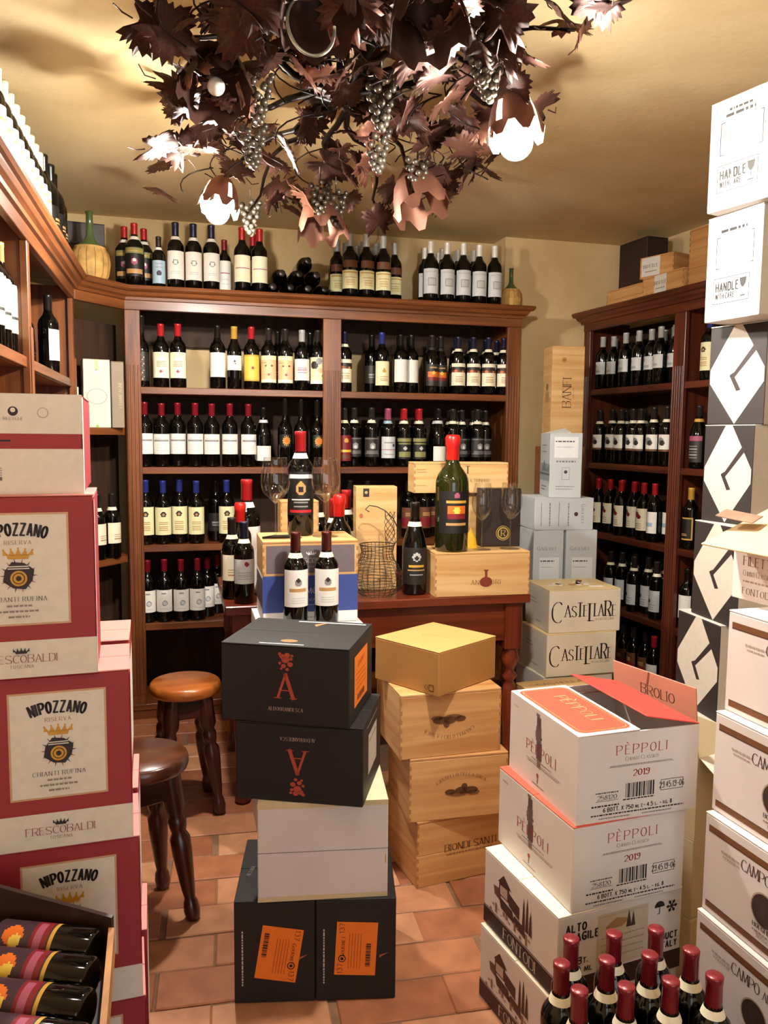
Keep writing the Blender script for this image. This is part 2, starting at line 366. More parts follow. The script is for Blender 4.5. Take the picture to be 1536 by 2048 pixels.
cabinet('narrow angled corner cabinet joining the left and back wine cabinets', (-.428, 3.692, 0), 50.5, .296, [], [1.40, .80, .42], OAK, .22, ml=-.414, mr=-.414, flare=.78, back_to=1.9, rail=False)
R0 = RA-RE*.062
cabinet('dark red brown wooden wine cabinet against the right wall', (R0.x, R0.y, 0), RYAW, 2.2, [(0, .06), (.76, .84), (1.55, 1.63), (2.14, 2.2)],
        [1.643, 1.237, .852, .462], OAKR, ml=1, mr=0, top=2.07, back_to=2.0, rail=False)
# ------------------------------------------------------------------ wine bottles
SHAPES = dict(
 bord=[(.0005, .004), (.028, .0), (.0345, .001), (.0375, .005), (.0375, .186), (.0365, .197), (.033, .207), (.026, .217), (.0195, .226), (.0158, .238), (.0148, .252), (.0146, .296), (.0005, .297)],
 burg=[(.0005, .004), (.030, .0), (.0375, .001), (.0405, .005), (.0405, .150), (.0385, .170), (.033, .192), (.026, .214), (.0195, .233), (.0158, .247), (.0148, .258), (.0146, .296), (.0005, .297)],
 slim=[(.0005, .004), (.026, .0), (.0325, .001), (.035, .005), (.035, .175), (.033, .19), (.027, .207), (.0195, .225), (.0155, .24), (.0148, .252), (.0146, .296), (.0005, .297)],
 fat=[(.0005, .004), (.034, .0), (.041, .001), (.0445, .005), (.0445, .178), (.043, .191), (.038, .203), (.029, .215), (.021, .226), (.0165, .238), (.0150, .252), (.0148, .296), (.0005, .297)],
 tall=[(.0005, .004), (.028, .0), (.0355, .001), (.038, .005), (.038, .180), (.0365, .196), (.031, .212), (.021, .226), (.0155, .238), (.0135, .255), (.013, .345), (.0005, .346)])
# kind: shape, capsule colour, neck band colour, label (z0, z1, arc degrees, ground colour, marks), second label or None
R_, D_, L_ = 'rect', 'disc', 'line'
def LB(z0, z1, bg, *marks, arc=150): return (z0, z1, arc, bg, marks)
lines = lambda v0, v1, n, c, u0=.3, u1=.7: [(R_, u0, v0+(v1-v0)*i/n, u1, v0+(v1-v0)*(i+.45)/n, c) for i in range(n)]
KINDS = {
 'script': ('tall', 'black', None, [LB(.03, .17, 'black', *[(D_, .5+.12*math.sin(k*2.1), .06+.075*k, .05, 'tan') for k in range(12)], arc=110)]),
 'redseal': ('bord', 'red', None, [LB(.045, .165, 'cream', (D_, .5, .25, .07, 'red'), (R_, .2, .8, .8, .97, 'pale'), *lines(.45, .7, 4, 'tan'))]),
 'whiteplain': ('bord', 'black', None, [LB(.055, .17, 'white')]),
 'goldcap': ('slim', 'gold', None, [LB(.09, .16, 'white', (D_, .5, .6, .06, 'black'), (D_, .53, .45, .05, 'red'))]),
 'yellow': ('bord', 'red', None, [LB(.04, .165, 'yellow', (D_, .5, .5, .07, 'red'), (R_, .0, .93, 1, 1, 'gold'), (R_, 0, 0, 1, .05, 'gold'))]),
 'face': ('bord', 'dark', None, [LB(.035, .165, 'skin', (D_, .35, .62, .05, 'brown'), (D_, .66, .62, .05, 'brown'), (D_, .5, .3, .06, 'red'), (R_, 0, .85, 1, 1, 'pale'), (R_, 0, 0, 1, .12, 'cream'), (R_, .05, .72, .4, .76, 'tan'))]),
 'art': ('bord', 'dark', None, [LB(.035, .165, 'pale', (D_, .3, .7, .2, 'dark'), (D_, .55, .85, .16, 'grey'), (D_, .6, .5, .12, 'skin'), (R_, 0, 0, 1, .14, 'white'), (D_, .75, .3, .06, 'red'))]),
 'shield': ('bord', 'silver', None, [LB(.05, .155, 'white', *lines(.35, .65, 4, 'pink', .25, .75))]),
 'land': ('bord', 'navy', 'cream', [LB(.045, .16, 'cream', (R_, 0, .6, 1, .85, 'dark'), (R_, 0, .6, 1, .68, 'brown'), (D_, .3, .66, .08, 'orange'), (D_, .7, .64, .07, 'tan'), *lines(.15, .45, 5, 'tan'))]),
 'orangepic': ('slim', 'dark', 'dark', [LB(.04, .15, 'dark', (R_, .15, .25, .85, .65, 'orange'), (R_, .15, .25, .85, .4, 'wine'), (D_, .5, .6, .1, 'yellow'), (R_, .3, .8, .7, .86, 'tan'))]),
 'bluecap': ('bord', 'blue', None, [LB(.035, .155, 'pale', (D_, .5, .6, .1, 'gold'), (D_, .5, .68, .05, 'tan'), *lines(.2, .4, 4, 'tan'))]),
 'creamtext': ('bord', 'wine', None, [LB(.06, .155, 'white', (R_, .12, .62, .88, .72, 'grey'), (R_, .2, .76, .8, .8, 'lgrey'), *lines(.2, .5, 4, 'lgrey'))]),
 'lowwhite': ('burg', 'black', 'lgrey', [LB(.03, .105, 'white', arc=120)]),
 'sun': ('tall', 'black', None, [LB(.10, .165, 'black', *[(D_, .5+.30*math.cos(k*.52), .5+.36*math.sin(k*.52), .045, 'gold') for k in range(12)], (D_, .5, .5, .28, 'gold'), (D_, .5, .5, .22, 'orange'), arc=95)]),
 'blacklab': ('bord', 'dark', 'cream', [LB(.05, .15, 'dark', (R_, .05, .9, .95, .93, 'grey'), (R_, .05, .15, .95, .2, 'grey'), (D_, .5, .55, .16, 'grey'), (D_, .5, .5, .09, 'lgrey'), *lines(.22, .36, 2, 'grey', .15, .85))]),
 'pinkcap': ('bord', 'pink', 'sky', [LB(.045, .155, 'lgrey', (R_, 0, .36, 1, .42, 'pink'), (R_, .2, .7, .8, .76, 'grey'), (R_, .2, .15, .8, .18, 'grey'), (D_, .75, .6, .08, 'green'))]),
 'olive': ('bord', 'red', 'cream', [LB(.04, .15, 'black', (R_, .0, .8, 1, .98, 'olive'), (R_, .1, .68, .9, .76, 'olive'), (D_, .5, .5, .1, 'silver'), (R_, .15, .1, .85, .35, 'olive'))]),
 'redpaint': ('bord', 'dark', 'pale', [LB(.03, .16, 'wine', (D_, .6, .8, .12, 'gold'), (R_, 0, .33, 1, .45, 'yellow'), (R_, .2, .1, .9, .25, 'brown'))]),
 'circle': ('bord', 'blue', None, [LB(.045, .175, 'pale', (D_, .5, .74, .13, 'dark'), (D_, .5, .74, .06, 'tan'), *lines(.15, .5, 5, 'tan'))]),
 'crest': ('bord', 'wine', None, [LB(.05, .155, 'white', (D_, .55, .4, .13, 'grey'), (D_, .55, .4, .09, 'lgrey'), (R_, .4, .8, .6, .88, 'grey'), *lines(.08, .2, 2, 'lgrey'))]),
 'topemblem': ('bord', 'navy', 'white', [LB(.045, .17, 'white', (D_, .5, .6, .13, 'grey'), (D_, .5, .6, .09, 'white'), *lines(.2, .3, 2, 'lgrey'))]),
 'goldmulti': ('fat', 'red', 'white', [LB(.05, .185, 'black', (R_, 0, .78, 1, .97, 'olive'), (R_, .1, .85, .9, .89, 'gold'), (D_, .5, .5, .15, 'pink'), (D_, .5, .55, .08, 'white'), (R_, .1, .1, .9, .24, 'tan'), arc=130)]),
 'halfwhite': ('bord', 'dark', 'white', [LB(.03, .16, 'sky', (D_, .5, .45, .15, 'navy'), *lines(.7, .9, 3, 'grey'))]),
 'halfred': ('bord', 'wine', None, [LB(.02, .18, 'paper', (R_, .2, .55, .8, .6, 'pink'), *lines(.2, .4, 3, 'lgrey'))]),
 'creamred': ('bord', 'red', None, [LB(.05, .17, 'cream', (R_, .1, .5, .9, .53, 'pink'), *lines(.1, .3, 3, 'pale'))]),
 'topyellow': ('bord', 'silver', None, [LB(.045, .13, 'pale', (R_, .1, .85, .9, .9, 'gold'), (R_, .2, .6, .8, .64, 'tan'), *lines(.2, .5, 4, 'gold')), LB(.142, .175, 'brown', arc=120)]),
 'topgrey': ('bord', 'white', None, [LB(.045, .165, 'lgrey', (R_, .3, .3, .7, .62, 'grey'), (R_, .33, .33, .67, .59, 'silver'), (R_, .15, .85, .85, .92, 'silver'))]),
 'rsilver': ('bord', 'silver', None, [LB(.085, .155, 'lgrey', (D_, .35, .7, .1, 'red'), (D_, .35, .7, .05, 'lgrey'), *lines(.15, .4, 3, 'grey'))]),
 'rdraw': ('bord', 'dark', 'cream', [LB(.075, .16, 'white', (D_, .5, .6, .2, 'grey'), (D_, .6, .5, .14, 'dark'), (R_, 0, 0, 1, .14, 'brown'))]),
 'rblotch': ('bord', 'red', None, [LB(.05, .165, 'cream', (D_, .4, .72, .16, 'brown'), (D_, .55, .62, .12, 'wine'), *lines(.1, .35, 3, 'tan'))]),
 'rwhite': ('bord', 'dark', 'cream', [LB(.04, .15, 'lgrey', (D_, .4, .5, .1, 'dark'), (R_, .3, .3, .8, .34, 'grey'), *lines(.1, .25, 2, 'grey'))]),
 'rplain': ('bord', 'red', None, [LB(.045, .155, 'white', (R_, .2, .3, .8, .5, 'sky'))]),
 'redlab': ('burg', 'dark', 'gold', [LB(.03, .155, 'dark', (R_, 0, .82, 1, 1, 'pink'), *lines(.15, .7, 5, 'grey', .2, .8))]),
 'frame': ('bord', 'gold', None, [LB(.045, .155, 'black', (R_, 0, .95, 1, 1, 'gold'), (R_, 0, 0, 1, .05, 'gold'), (R_, 0, 0, .06, 1, 'gold'), (R_, .94, 0, 1, 1, 'gold'), *lines(.2, .3, 2, 'tan'))]),
 'scene': ('fat', 'tan', None, [LB(.055, .185, 'pale', (R_, 0, .5, 1, .82, 'paper'), (D_, .3, .65, .16, 'lgrey'), (D_, .7, .62, .14, 'silver'), (R_, 0, .28, 1, .34, 'black'))]),
 'topleft': ('bord', 'cream', None, [LB(.03, .175, 'cream', (R_, .1, .75, .9, .8, 'tan'), *lines(.2, .5, 4, 'pale'))]),
 'darkplain': ('bord', 'black', None, [LB(.05, .14, 'dark', *lines(.3, .6, 2, 'grey'))]),
 'darkmag': ('fat', 'black', None, [LB(.06, .14, 'black', *lines(.3, .6, 2, 'tan'))]),
 'bottomlab': ('bord', 'dark', None, [LB(.05, .16, 'brown', (R_, 0, .1, 1, .5, 'wine'), *lines(.6, .8, 2, 'tan'))]),
 'frontred': ('bord', 'wine', 'cream', [LB(.05, .15, 'dark', *lines(.3, .6, 2, 'tan'))]),
 'crestpale': ('bord', '4A1512', 'cream', [LB(.075, .188, 'paper', (D_, .5, .65, .11, 'grey'), (D_, .5, .72, .06, 'dark'), (R_, .2, .42, .8, .5, 'tan'), *lines(.08, .28, 3, 'lgrey'))]),
 'nipmag': ('bord', 'red', 'white', [LB(.06, .185, 'black', (R_, .12, .85, .88, .95, 'lgrey'), (D_, .5, .6, .16, 'tan'), (D_, .5, .6, .09, 'black'), (D_, .5, .73, .06, 'gold'), (R_, .2, .35, .8, .38, 'lgrey'), *lines(.2, .32, 3, 'grey'), (R_, .15, .06, .85, .11, 'red'))]),
 'wax': ('fat', 'D0201A', None, [LB(.05, .16, 'black', (R_, .12, .9, .88, .915, 'tan'), (D_, .5, .9, .07, 'pink'), (R_, .2, .72, .8, .79, 'gold'), (R_, .25, .35, .75, .66, 'orange'), (R_, .25, .35, .75, .48, 'wine'), (D_, .5, .55, .09, 'yellow'), (R_, .2, .18, .8, .26, 'tan'), (R_, .1, .05, .9, .065, 'tan'), arc=130)]),
 'blackgold': ('burg', 'black', 'cream', [LB(.035, .155, '1C1714', (D_, .5, .75, .13, 'silver'), (D_, .5, .72, .07, 'dark'), (R_, .25, .46, .75, .53, 'gold'), (R_, .2, .38, .8, .41, 'tan'), *lines(.25, .35, 2, 'grey'))]),
 'gallo': ('bord', 'navy', 'cream', [LB(.075, .165, 'silver', (D_, .55, .8, .09, 'wine'), *lines(.2, .5, 4, 'grey', .2, .8))]),
 'navycream': ('bord', 'dark', 'cream', [LB(.07, .165, 'cream', *lines(.2, .5, 3, 'tan'))]),
 'waxred': ('bord', 'D0201A', None, [LB(.06, .15, 'white', (D_, .5, .6, .12, 'brown'))]),
 'bigred': ('bord', 'red', 'white', [LB(.06, .17, 'white', (D_, .4, .7, .12, 'grey'), (D_, .5, .4, .15, 'brown'), (R_, .2, .2, .8, .3, 'tan'))]),
}
_BM = {}
def radius_at(prof, z):
    for (r0, z0), (r1, z1) in zip(prof, prof[1:]):
        if z0 <= z <= z1 and z1 > z0: return r0+(r1-r0)*(z-z0)/(z1-z0)
    return prof[4][0]
def kind_meshes(kind):
    if kind in _BM: return _BM[kind]
    sh, cap, band, labs = KINDS[kind]; prof = SHAPES[sh]; H_ = prof[-1][1]; out = []
    gm = BOTTLE_GREEN if kind == 'wax' else BOTTLE
    out.append(('glass_body', MB().lathe(prof, 20).mesh('glass_body_'+kind, gm)))
    if kind in ('wax', 'waxred'):
        c0 = H_-.055; P = [(.0150, c0-.004), (.0172, c0), (.0172, H_-.022), (.0195, H_-.018), (.0198, H_+.004), (.016, H_+.009), (.0005, H_+.010)]
    else:
        c0 = H_-.062 if sh != 'tall' else H_-.085
        P = [(.0150, c0), (.0156, c0+.001), (.0156, H_-.010), (.0164, H_-.009), (.0164, H_-.002), (.0166, H_+.001), (.0145, H_+.003), (.0005, H_+.003)]
    out.append(('capsule', MB().lathe(P, 16).mesh('capsule_'+kind, foil(cap))))
    if band:
        b0 = c0-.013; out.append(('neck_band', MB().lathe([(radius_at(prof, b0)+.0006, b0), (radius_at(prof, c0)+.0009, c0+.002)], 16).mesh('neck_band_'+kind, paint(band))))
    for (z0, z1, arc, bg, marks) in labs:
        nu, nv = 28, 32; r = max(p[0] for p in prof)+.0004; cols = [bg]; mb = MB(); vs = []; fs = []; mi = []
        for j in range(nv+1):
            for i in range(nu+1):
                a = math.radians(-90-arc/2+arc*i/nu); z = z0+(z1-z0)*j/nv; rr = radius_at(prof, z)+.0004
                vs.append((rr*math.cos(a), rr*math.sin(a), z))
        asp = (z1-z0)/(r*math.radians(arc))
        for j in range(nv):
            for i in range(nu):
                u, v = (i+.5)/nu, (j+.5)/nv; c = bg
                for mk in marks:
                    if mk[0] == R_:
                        if mk[1] <= u <= mk[3] and mk[2] <= v <= mk[4]: c = mk[5]
                    elif (u-mk[1])**2+((v-mk[2])*asp)**2 <= mk[3]**2: c = mk[4]
                if c not in cols: cols.append(c)
                fs.append((j*(nu+1)+i, j*(nu+1)+i+1, (j+1)*(nu+1)+i+1, (j+1)*(nu+1)+i)); mi.append(cols.index(c))
        mb.v = vs; mb.f = fs; mb.m = mi; mb.sm = [True]*len(fs)
        out.append(('paper_label', mb.mesh('paper_label_'+kind, [paint(c, .5) for c in cols])))
    _BM[kind] = out; return out
def bottle(kind, loc, label, group=None, face=0, s=1.0, rot=None, name='wine_bottle'):
    """face = heading in degrees of the label (0 looks towards -Y)"""
    o = thing(name, label, 'bottle', loc, face+rnd.uniform(-7, 7), group); o.scale = (s, s, s)
    if rot is not None: o.rotation_euler = rot
    for nm, me in kind_meshes(kind): link(nm, me, o)
    return o
PLACED = []
def free(x, y, z, r):
    return all(abs(z-q[2]) > .3 or math.hypot(x-q[0], y-q[1]) >= r+q[3]+.0015 for q in PLACED)
def settle(kind, x, y, z, s, dirv, room, must=True):
    r = max(p[0] for p in SHAPES[KINDS[kind][0]])*s
    k = 0
    while k <= room:
        X, Y = x+dirv[0]*k, y+dirv[1]*k
        if free(X, Y, z, r): PLACED.append((X, Y, z, r)); return X, Y
        k += .004
    if must: PLACED.append((x, y, z, r)); return x, y
    return None
def shelf_y(pxs, kind, z, label, y=3.985, back=0, s=1.0, py=900, jit=.006, group=None, dy=.088):
    for k in range(back+1):
        for px in pxs:
            x = uy(px, py, y).x
            if z < 2: x = max(min(x, .676) if x < .73 else max(x, .782), -.178); x = min(x, 1.645 if k else 1.66)
            sc = s*rnd.uniform(.985, 1.005); q = settle(kind, x+(.018 if k else 0), y+k*dy, z, sc, (0, 1), .10 if not k else max(0, 4.165-y-k*dy), not k)
            if q and (z > 2 or q[1] < 4.17): bottle(kind, (q[0], q[1], z), label, group or label, 0, sc)
z1, z2, z3, z4 = 1.5935, 1.2185, .8465, .4665
b1 = 'on the top shelf of the back cabinet'
shelf_y([287], 'script', z1, 'tall black bottle with gold script '+b1, s=.97)
shelf_y([325, 359], 'redseal', z1, 'red-capped bottle with cream label and red seal '+b1)
shelf_y([437], 'whiteplain', z1, 'black-capped bottle with a plain white label '+b1, s=1.01)
shelf_y([470], 'goldcap', z1, 'slim gold-capped bottle with a short white label '+b1)
shelf_y([504], 'yellow', z1, 'red-capped bottle with a full yellow label '+b1)
shelf_y([538, 571], 'face', z1, 'dark-capped bottle with a painted face label '+b1)
shelf_y([604], 'shield', z1, 'silver-capped bottle with a white shield label '+b1)
shelf_y([635], 'art', z1, 'dark bottle with a painted hat label beside the middle post')
shelf_y([556, 620], 'darkplain', z1, 'black bottle in the second row behind the painted labels', y=4.085)
shelf_y([688], 'land', z1, 'landscape-label bottle just right of the middle post', back=1)
shelf_y([762], 'bluecap', z1, 'blue-capped bottle with cream label, gold emblem '+b1)
shelf_y([742], 'darkplain', z1, 'black bottle behind the blue-capped bottle on the top shelf', y=4.08)
shelf_y([799, 824], 'whiteplain', z1, 'black-capped white-label bottle, right bay of the top back shelf', back=1)
shelf_y([861, 883], 'orangepic', z1, 'slim black bottle with a small orange picture label', back=1)
shelf_y([913, 943, 973, 1003], 'land', z1, 'bottle with cream landscape label at the right end of the top shelf', back=1, s=1.0)
b2 = 'on the second shelf of the back cabinet'
shelf_y([290, 324, 356, 391, 424, 460, 497], 'creamtext', z2, 'wine-red-capped bottle with white text label '+b2, s=1.02)
shelf_y([528], 'lowwhite', z2, 'black bottle with a low white label '+b2, s=.98)
shelf_y([570, 602, 634], 'sun', z2, 'long-necked black bottle with an orange sun emblem', s=.97)
shelf_y([688], 'redpaint', z2, 'bottle with red and yellow label beside the middle post')
shelf_y([712, 743], 'blacklab', z2, 'dark-labelled bottle with pale grape figure '+b2, back=1)
shelf_y([776], 'pinkcap', z2, 'pink-capped bottle with grey-white label '+b2, back=1)
shelf_y([808, 838], 'olive', z2, 'red-capped bottle with olive lettering on black label '+b2, back=1)
shelf_y([876], 'lowwhite', z2, 'white-labelled bottle beside the red wax bottle on second shelf', back=1)
shelf_y([905, 928, 954, 976], 'blacklab', z2, 'dark-labelled bottle at the right end of the second shelf', back=1)
b3 = 'on the third shelf of the back cabinet'
shelf_y([289, 324, 357, 391, 452], 'circle', z3, 'blue-capped bottle with cream label and dark circle '+b3, s=1.03)
shelf_y([430], 'darkplain', z3, 'black bottle set back between the circle-label bottles', y=4.06)
shelf_y([700, 735, 818, 850, 872], 'bottomlab', z3, 'dark bottle with brown-red label behind the table display', y=4.02)
shelf_y([290, 324, 358, 391], 'crest', z4, 'wine-red-capped bottle with white crest label on the lowest shelf', s=1.02)
shelf_y([411, 432], 'crest', z4, 'white crest bottle standing further back near the table on lowest shelf', y=4.06)
# on top of the back cabinet
T0 = TOPZ+.0005; tp = 'on top of the back cabinet'
for px, y in ((249, 4.045), (269, 3.965), (288, 4.06)):
    bottle('goldmulti', (uy(px, 500, y).x, y, T0), 'bulky red-capped black bottle with gold label bands '+tp, 'gold label bottles on the cabinet', 0, .98)
bottle('halfwhite', (uy(317, 500, 3.96).x, 3.96, T0), 'small dark-capped bottle with a pale blue label '+tp, None, 0, .80)
shelf_y([357, 392, 427], 'topemblem', T0, 'dark-capped bottle with large white emblem label '+tp, y=3.965, s=1.03)
shelf_y([453], 'halfred', T0, 'small red-capped half bottle with a white label '+tp, y=3.965, s=.85)
shelf_y([487, 521], 'creamred', T0, 'red-capped bottle with a large cream label '+tp, y=3.965, s=1.03)
shelf_y([508], 'creamred', T0, 'red-capped bottle hidden behind the large cream labels on top', y=4.06, s=1.02)
shelf_y([698, 730, 763], 'topyellow', T0, 'silver-capped bottle with pale yellow label in the front row on top', y=3.96, s=1.06)
shelf_y([673, 694, 724, 752, 785], 'topyellow', T0, 'silver-capped yellow-label bottle in the second row on top', y=4.055, s=1.03)
shelf_y([672, 712, 745], 'topyellow', T0, 'silver-capped yellow-label bottle in the rear row on top', y=4.15, s=1.02)
shelf_y([856, 888, 920, 951, 981], 'topgrey', T0, 'white-capped bottle with grey-white label in the front row on top', y=3.965, s=1.04)
shelf_y([845, 879, 909, 940], 'topgrey', T0, 'white-capped grey-label bottle in the second row on top', y=4.06, s=1.0)
shelf_y([872, 904, 935], 'topgrey', T0, 'white-capped grey-label bottle in the rear row on top', y=4.155, s=1.0)
# pile of lying bottles on the cabinet top
for i, (px, lev, dx) in enumerate(((566, 0, 0), (592, 0, 0), (618, 0, 0), (644, 0, 0), (579, 1, 0), (605, 1, 0), (631, 1, 0), (592, 2, 0))):
    X = .444+(i if lev == 0 else i-4 if lev == 1 else 0)*.084+(.042 if lev == 1 else .084+.042 if lev == 2 else 0)
    if lev == 2: X = .444+.084*2
    zz = T0+.0375+lev*.066
    o = bottle('darkplain' if i % 2 else 'bottomlab', (X, 4.232, zz), 'dark bottle lying in the pile with its neck pointing out', 'lying bottles piled on the cabinet', 0, 1)
    o.rotation_euler = (math.radians(90), math.radians(rnd.uniform(-180, 180)), 0)
# left cabinet
for k in range(7):
    bottle('scene', (-.492-.001*k, 1.98+k*.0955, 1.6035), 'large bottle with tan capsule and scenic cream label in the left cabinet', 'scenic label bottles in the left cabinet', 90, 1.05)
bottle('whiteplain', (-.50, 3.46, 1.6035), 'dark-capped bottle with square white label in the left cabinet far bay', None, 84, 1.05)
for y in (3.28, 3.37, 3.55): bottle('darkplain', (-.60, y, 1.6035), 'plain black bottle behind the square white label in left cabinet', 'plain bottles in the left cabinet', 90, 1.0)
for y in (2.28, 2.39): bottle('creamred', (-.50, y, 1.2285), 'red-capped bottle behind the top red carton in the left cabinet', 'red caps in the left cabinet', 90, 1.0)
bottle('topgrey', (-.50, 2.80, 1.2285), 'white-capped bottle on the second shelf of the left cabinet', None, 90, 1.0)
for k in range(14):
    bottle('topleft', (-.475, 2.05+k*.086, T0), 'cream-capped bottle with tall cream label on the left cabinet top', 'cream label row on the left cabinet', 90, 1.07)
for k in range(12):
    bottle('darkplain', (-.605, 2.1+k*.1, T0), 'black bottle in the rear row on the left cabinet top', 'black rear row on the left cabinet', 90, 1.12)
for x, y in ((-.475, 3.27), (-.468, 3.385), (-.474, 3.50)):
    bottle('darkmag', (x, y, T0), 'large black bottle near the corner on the left cabinet top', 'large black corner bottles', 90, 1.16)
# corner cabinet
bottle('goldcap', (-.475, 3.83, 1.4005), 'gold-foiled sparkling wine bottle in the corner cabinet', None, 45, 1.12)
for x, y in ((-.31, 3.885), (-.37, 3.83)):
    bottle('navycream', (x, y, .8005), 'dark bottle with cream label on the lower corner shelf', 'cream label corner bottles', 50, 1.0)
# right cabinet
def rshelf(pxs, kind, z, label, back=0, set_=.062, s=1.0, dy=.088):
    n = RN; k = n.dot(RA)+set_
    for b in range(back+1):
        for px in pxs:
            d = ray(px, 900); t = k/(n.dot(d)); p = CP+d*t; al = (p-RA).dot(RE)
            p += RE*((max(min(al, .680), -.002) if al < .74 else max(al, .797))-al)
            q = p+RN*(b*dy)-RE*(.01*b)
            sc = s*rnd.uniform(.97, .99); g = settle(kind, q.x, q.y, z, sc, RN, .10 if not b else .05, not b)
            if g: bottle(kind, (g[0], g[1], z), label, label, RYAW, sc)
rc = 'of the right cabinet'
rshelf([1199, 1214, 1229, 1244], 'rsilver', 1.6435, 'silver-capped bottle with grey-white label on the top shelf '+rc, back=1, s=.98)
rshelf([1270, 1287, 1313, 1330], 'rsilver', 1.6435, 'silver-capped bottle near the post on the top shelf '+rc, back=1, s=.98)
rshelf([1409], 'circle', 1.6435, 'bottle with white circle label beside the black diamond cartons')
rshelf([1198, 1212, 1226, 1240, 1256], 'rdraw', 1.2375, 'dark-capped bottle with white drawing label on second shelf '+rc, back=1)
rshelf([1280, 1306, 1332], 'rdraw', 1.2375, 'spaced dark-capped bottle with drawing label on second shelf '+rc, back=1)
rshelf([1396], 'redlab', 1.2375, 'dark bottle with pink-topped label past the right cabinet post')
rshelf([1200, 1215, 1230, 1246, 1262, 1292], 'rblotch', .8525, 'red-capped bottle with cream blotched label '+'in the right cabinet')
rshelf([1277], 'rblotch', .8525, 'red-capped bottle set back in the right cabinet third shelf', set_=.15)
rshelf([1314, 1329], 'rplain', .8525, 'red-capped bottle with plain white label '+'in the right cabinet')
rshelf([1379], 'frame', .8525, 'gold-capped bottle with gold-framed black label')
rshelf([1230, 1246, 1262, 1278, 1294, 1310, 1325], 'rwhite', .4625, 'dark-capped bottle with pale low label on the fourth shelf '+rc, back=1)
rshelf([1372], 'whiteplain', .4625, 'white-labelled bottle half hidden behind a black diamond carton')
rshelf([1262, 1283, 1307], 'bottomlab', .0755, 'dark bottle with brown label on the bottom shelf '+rc, set_=.1)
rshelf([1325], 'rplain', .0755, 'bottle with white label on the bottom shelf '+rc)
# ------------------------------------------------------------------ cartons and crates
class Box: pass
def frames(w, d, h):
    return dict(F=((-w/2, -d/2, 0), (1, 0, 0), (0, 0, 1), (0, -1, 0)), R=((w/2, -d/2, 0), (0, 1, 0), (0, 0, 1), (1, 0, 0)), L=((-w/2, d/2, 0), (0, -1, 0), (0, 0, 1), (-1, 0, 0)),
                T=((-w/2, -d/2, h), (1, 0, 0), (0, 1, 0), (0, 0, 1)), B=((w/2, d/2, 0), (-1, 0, 0), (0, 0, 1), (0, 1, 0)))
def place(name, label, cat, x, y, z, yaw, w, d, group=None, corner='fl'):
    a = math.radians(yaw); u = Vector((math.cos(a), math.sin(a), 0)); v = Vector((-math.sin(a), math.cos(a), 0))
    o = Vector((x, y, z))+v*(d/2)+u*(w/2 if corner == 'fl' else -w/2)
    return thing(name, label, cat, o, yaw, group)
def carton(label, x, y, z, yaw, w, d, h, col, top=None, group=None, corner='fl', open_=False, seam='x', name='wine_carton', bevel=.0025):
    """card box from its front-left (or front-right) base corner; seam = direction of the top flap joint"""
    b = Box(); b.w, b.d, b.h = w, d, h; b.o = place(name, label, 'box', x, y, z, yaw, w, d, group, corner); b.fr = frames(w, d, h)
    mt = mat(PAL.get(col, col), .6, 0, .05, 6, .04)
    tm = mat(PAL.get(top, top), .6, 0, .05, 6, .04) if top else mt
    t = .004
    if open_:
        mb = MB()
        for q in ((-w/2, -d/2, 0, w/2, -d/2+t, h), (-w/2, d/2-t, 0, w/2, d/2, h), (-w/2, -d/2+t, 0, -w/2+t, d/2-t, h), (w/2-t, -d/2+t, 0, w/2, d/2-t, h), (-w/2+t, -d/2+t, 0, w/2-t, d/2-t, t)): mb.box(*q)
        mb.build('carton_body', mt, b.o)
    else:
        MB().box(-w/2, -d/2, 0, w/2, d/2, h-.003, bevel).build('carton_body', mt, b.o)
        g = .0008
        if seam == 'x': A = ((-w/2, -d/2, w/2, -g), (-w/2, g, w/2, d/2))
        else: A = ((-w/2, -d/2, -g, d/2), (g, -d/2, w/2, d/2))
        for (xa, ya, xb, yb) in A: MB().box(xa, ya, h-.003, xb, yb, h, .001).build('top_flap', tm, b.o)
    return b
def pr(b, face): return Print(b.o, b.fr[face])
def crate(label, x, y, z, yaw, w, d, h, W, group=None, corner='fl', lid=True, planks=1, name='wooden_wine_crate', joints=True):
    b = Box(); b.w, b.d, b.h = w, d, h; b.o = place(name, label, 'crate', x, y, z, yaw, w, d, group, corner); b.fr = frames(w, d, h)
    t = .010; tl = .008 if lid else 0; hh = h-tl; p = hh/planks
    for i in range(planks):
        a, c = i*p, (i+1)*p-.0006
        MB().box(-w/2, -d/2, a, w/2, -d/2+t, c, .0012).build('front_board', W[0], b.o)
        MB().box(-w/2, d/2-t, a, w/2, d/2, c, .0012).build('back_board', W[0], b.o)
        MB().box(-w/2, -d/2+t, a, -w/2+t, d/2-t, c, .0012).build('side_board', W[1], b.o)
        MB().box(w/2-t, -d/2+t, a, w/2, d/2-t, c, .0012).build('side_board', W[1], b.o)
    n = max(5, int(hh/.013)); mb = MB(); s = hh/n
    for i in range(0, n if joints else 0, 2):
        for sx in (-1, 1): mb.box(sx*w/2-(.006 if sx > 0 else 0), -d/2-.0005, i*s, sx*w/2+(.006 if sx < 0 else 0), -d/2+.002, i*s+s)
    if joints: mb.build('finger_joints', mat('A87444', .6), b.o)['kind'] = 'stuff'
    MB().box(-w/2+t, -d/2+t, .004, w/2-t, d/2-t, .012).build('base_panel', W[0], b.o)
    if lid: MB().box(-w/2, -d/2, hh, w/2, d/2, h, .0015).build('lid', W[0], b.o)
    return b
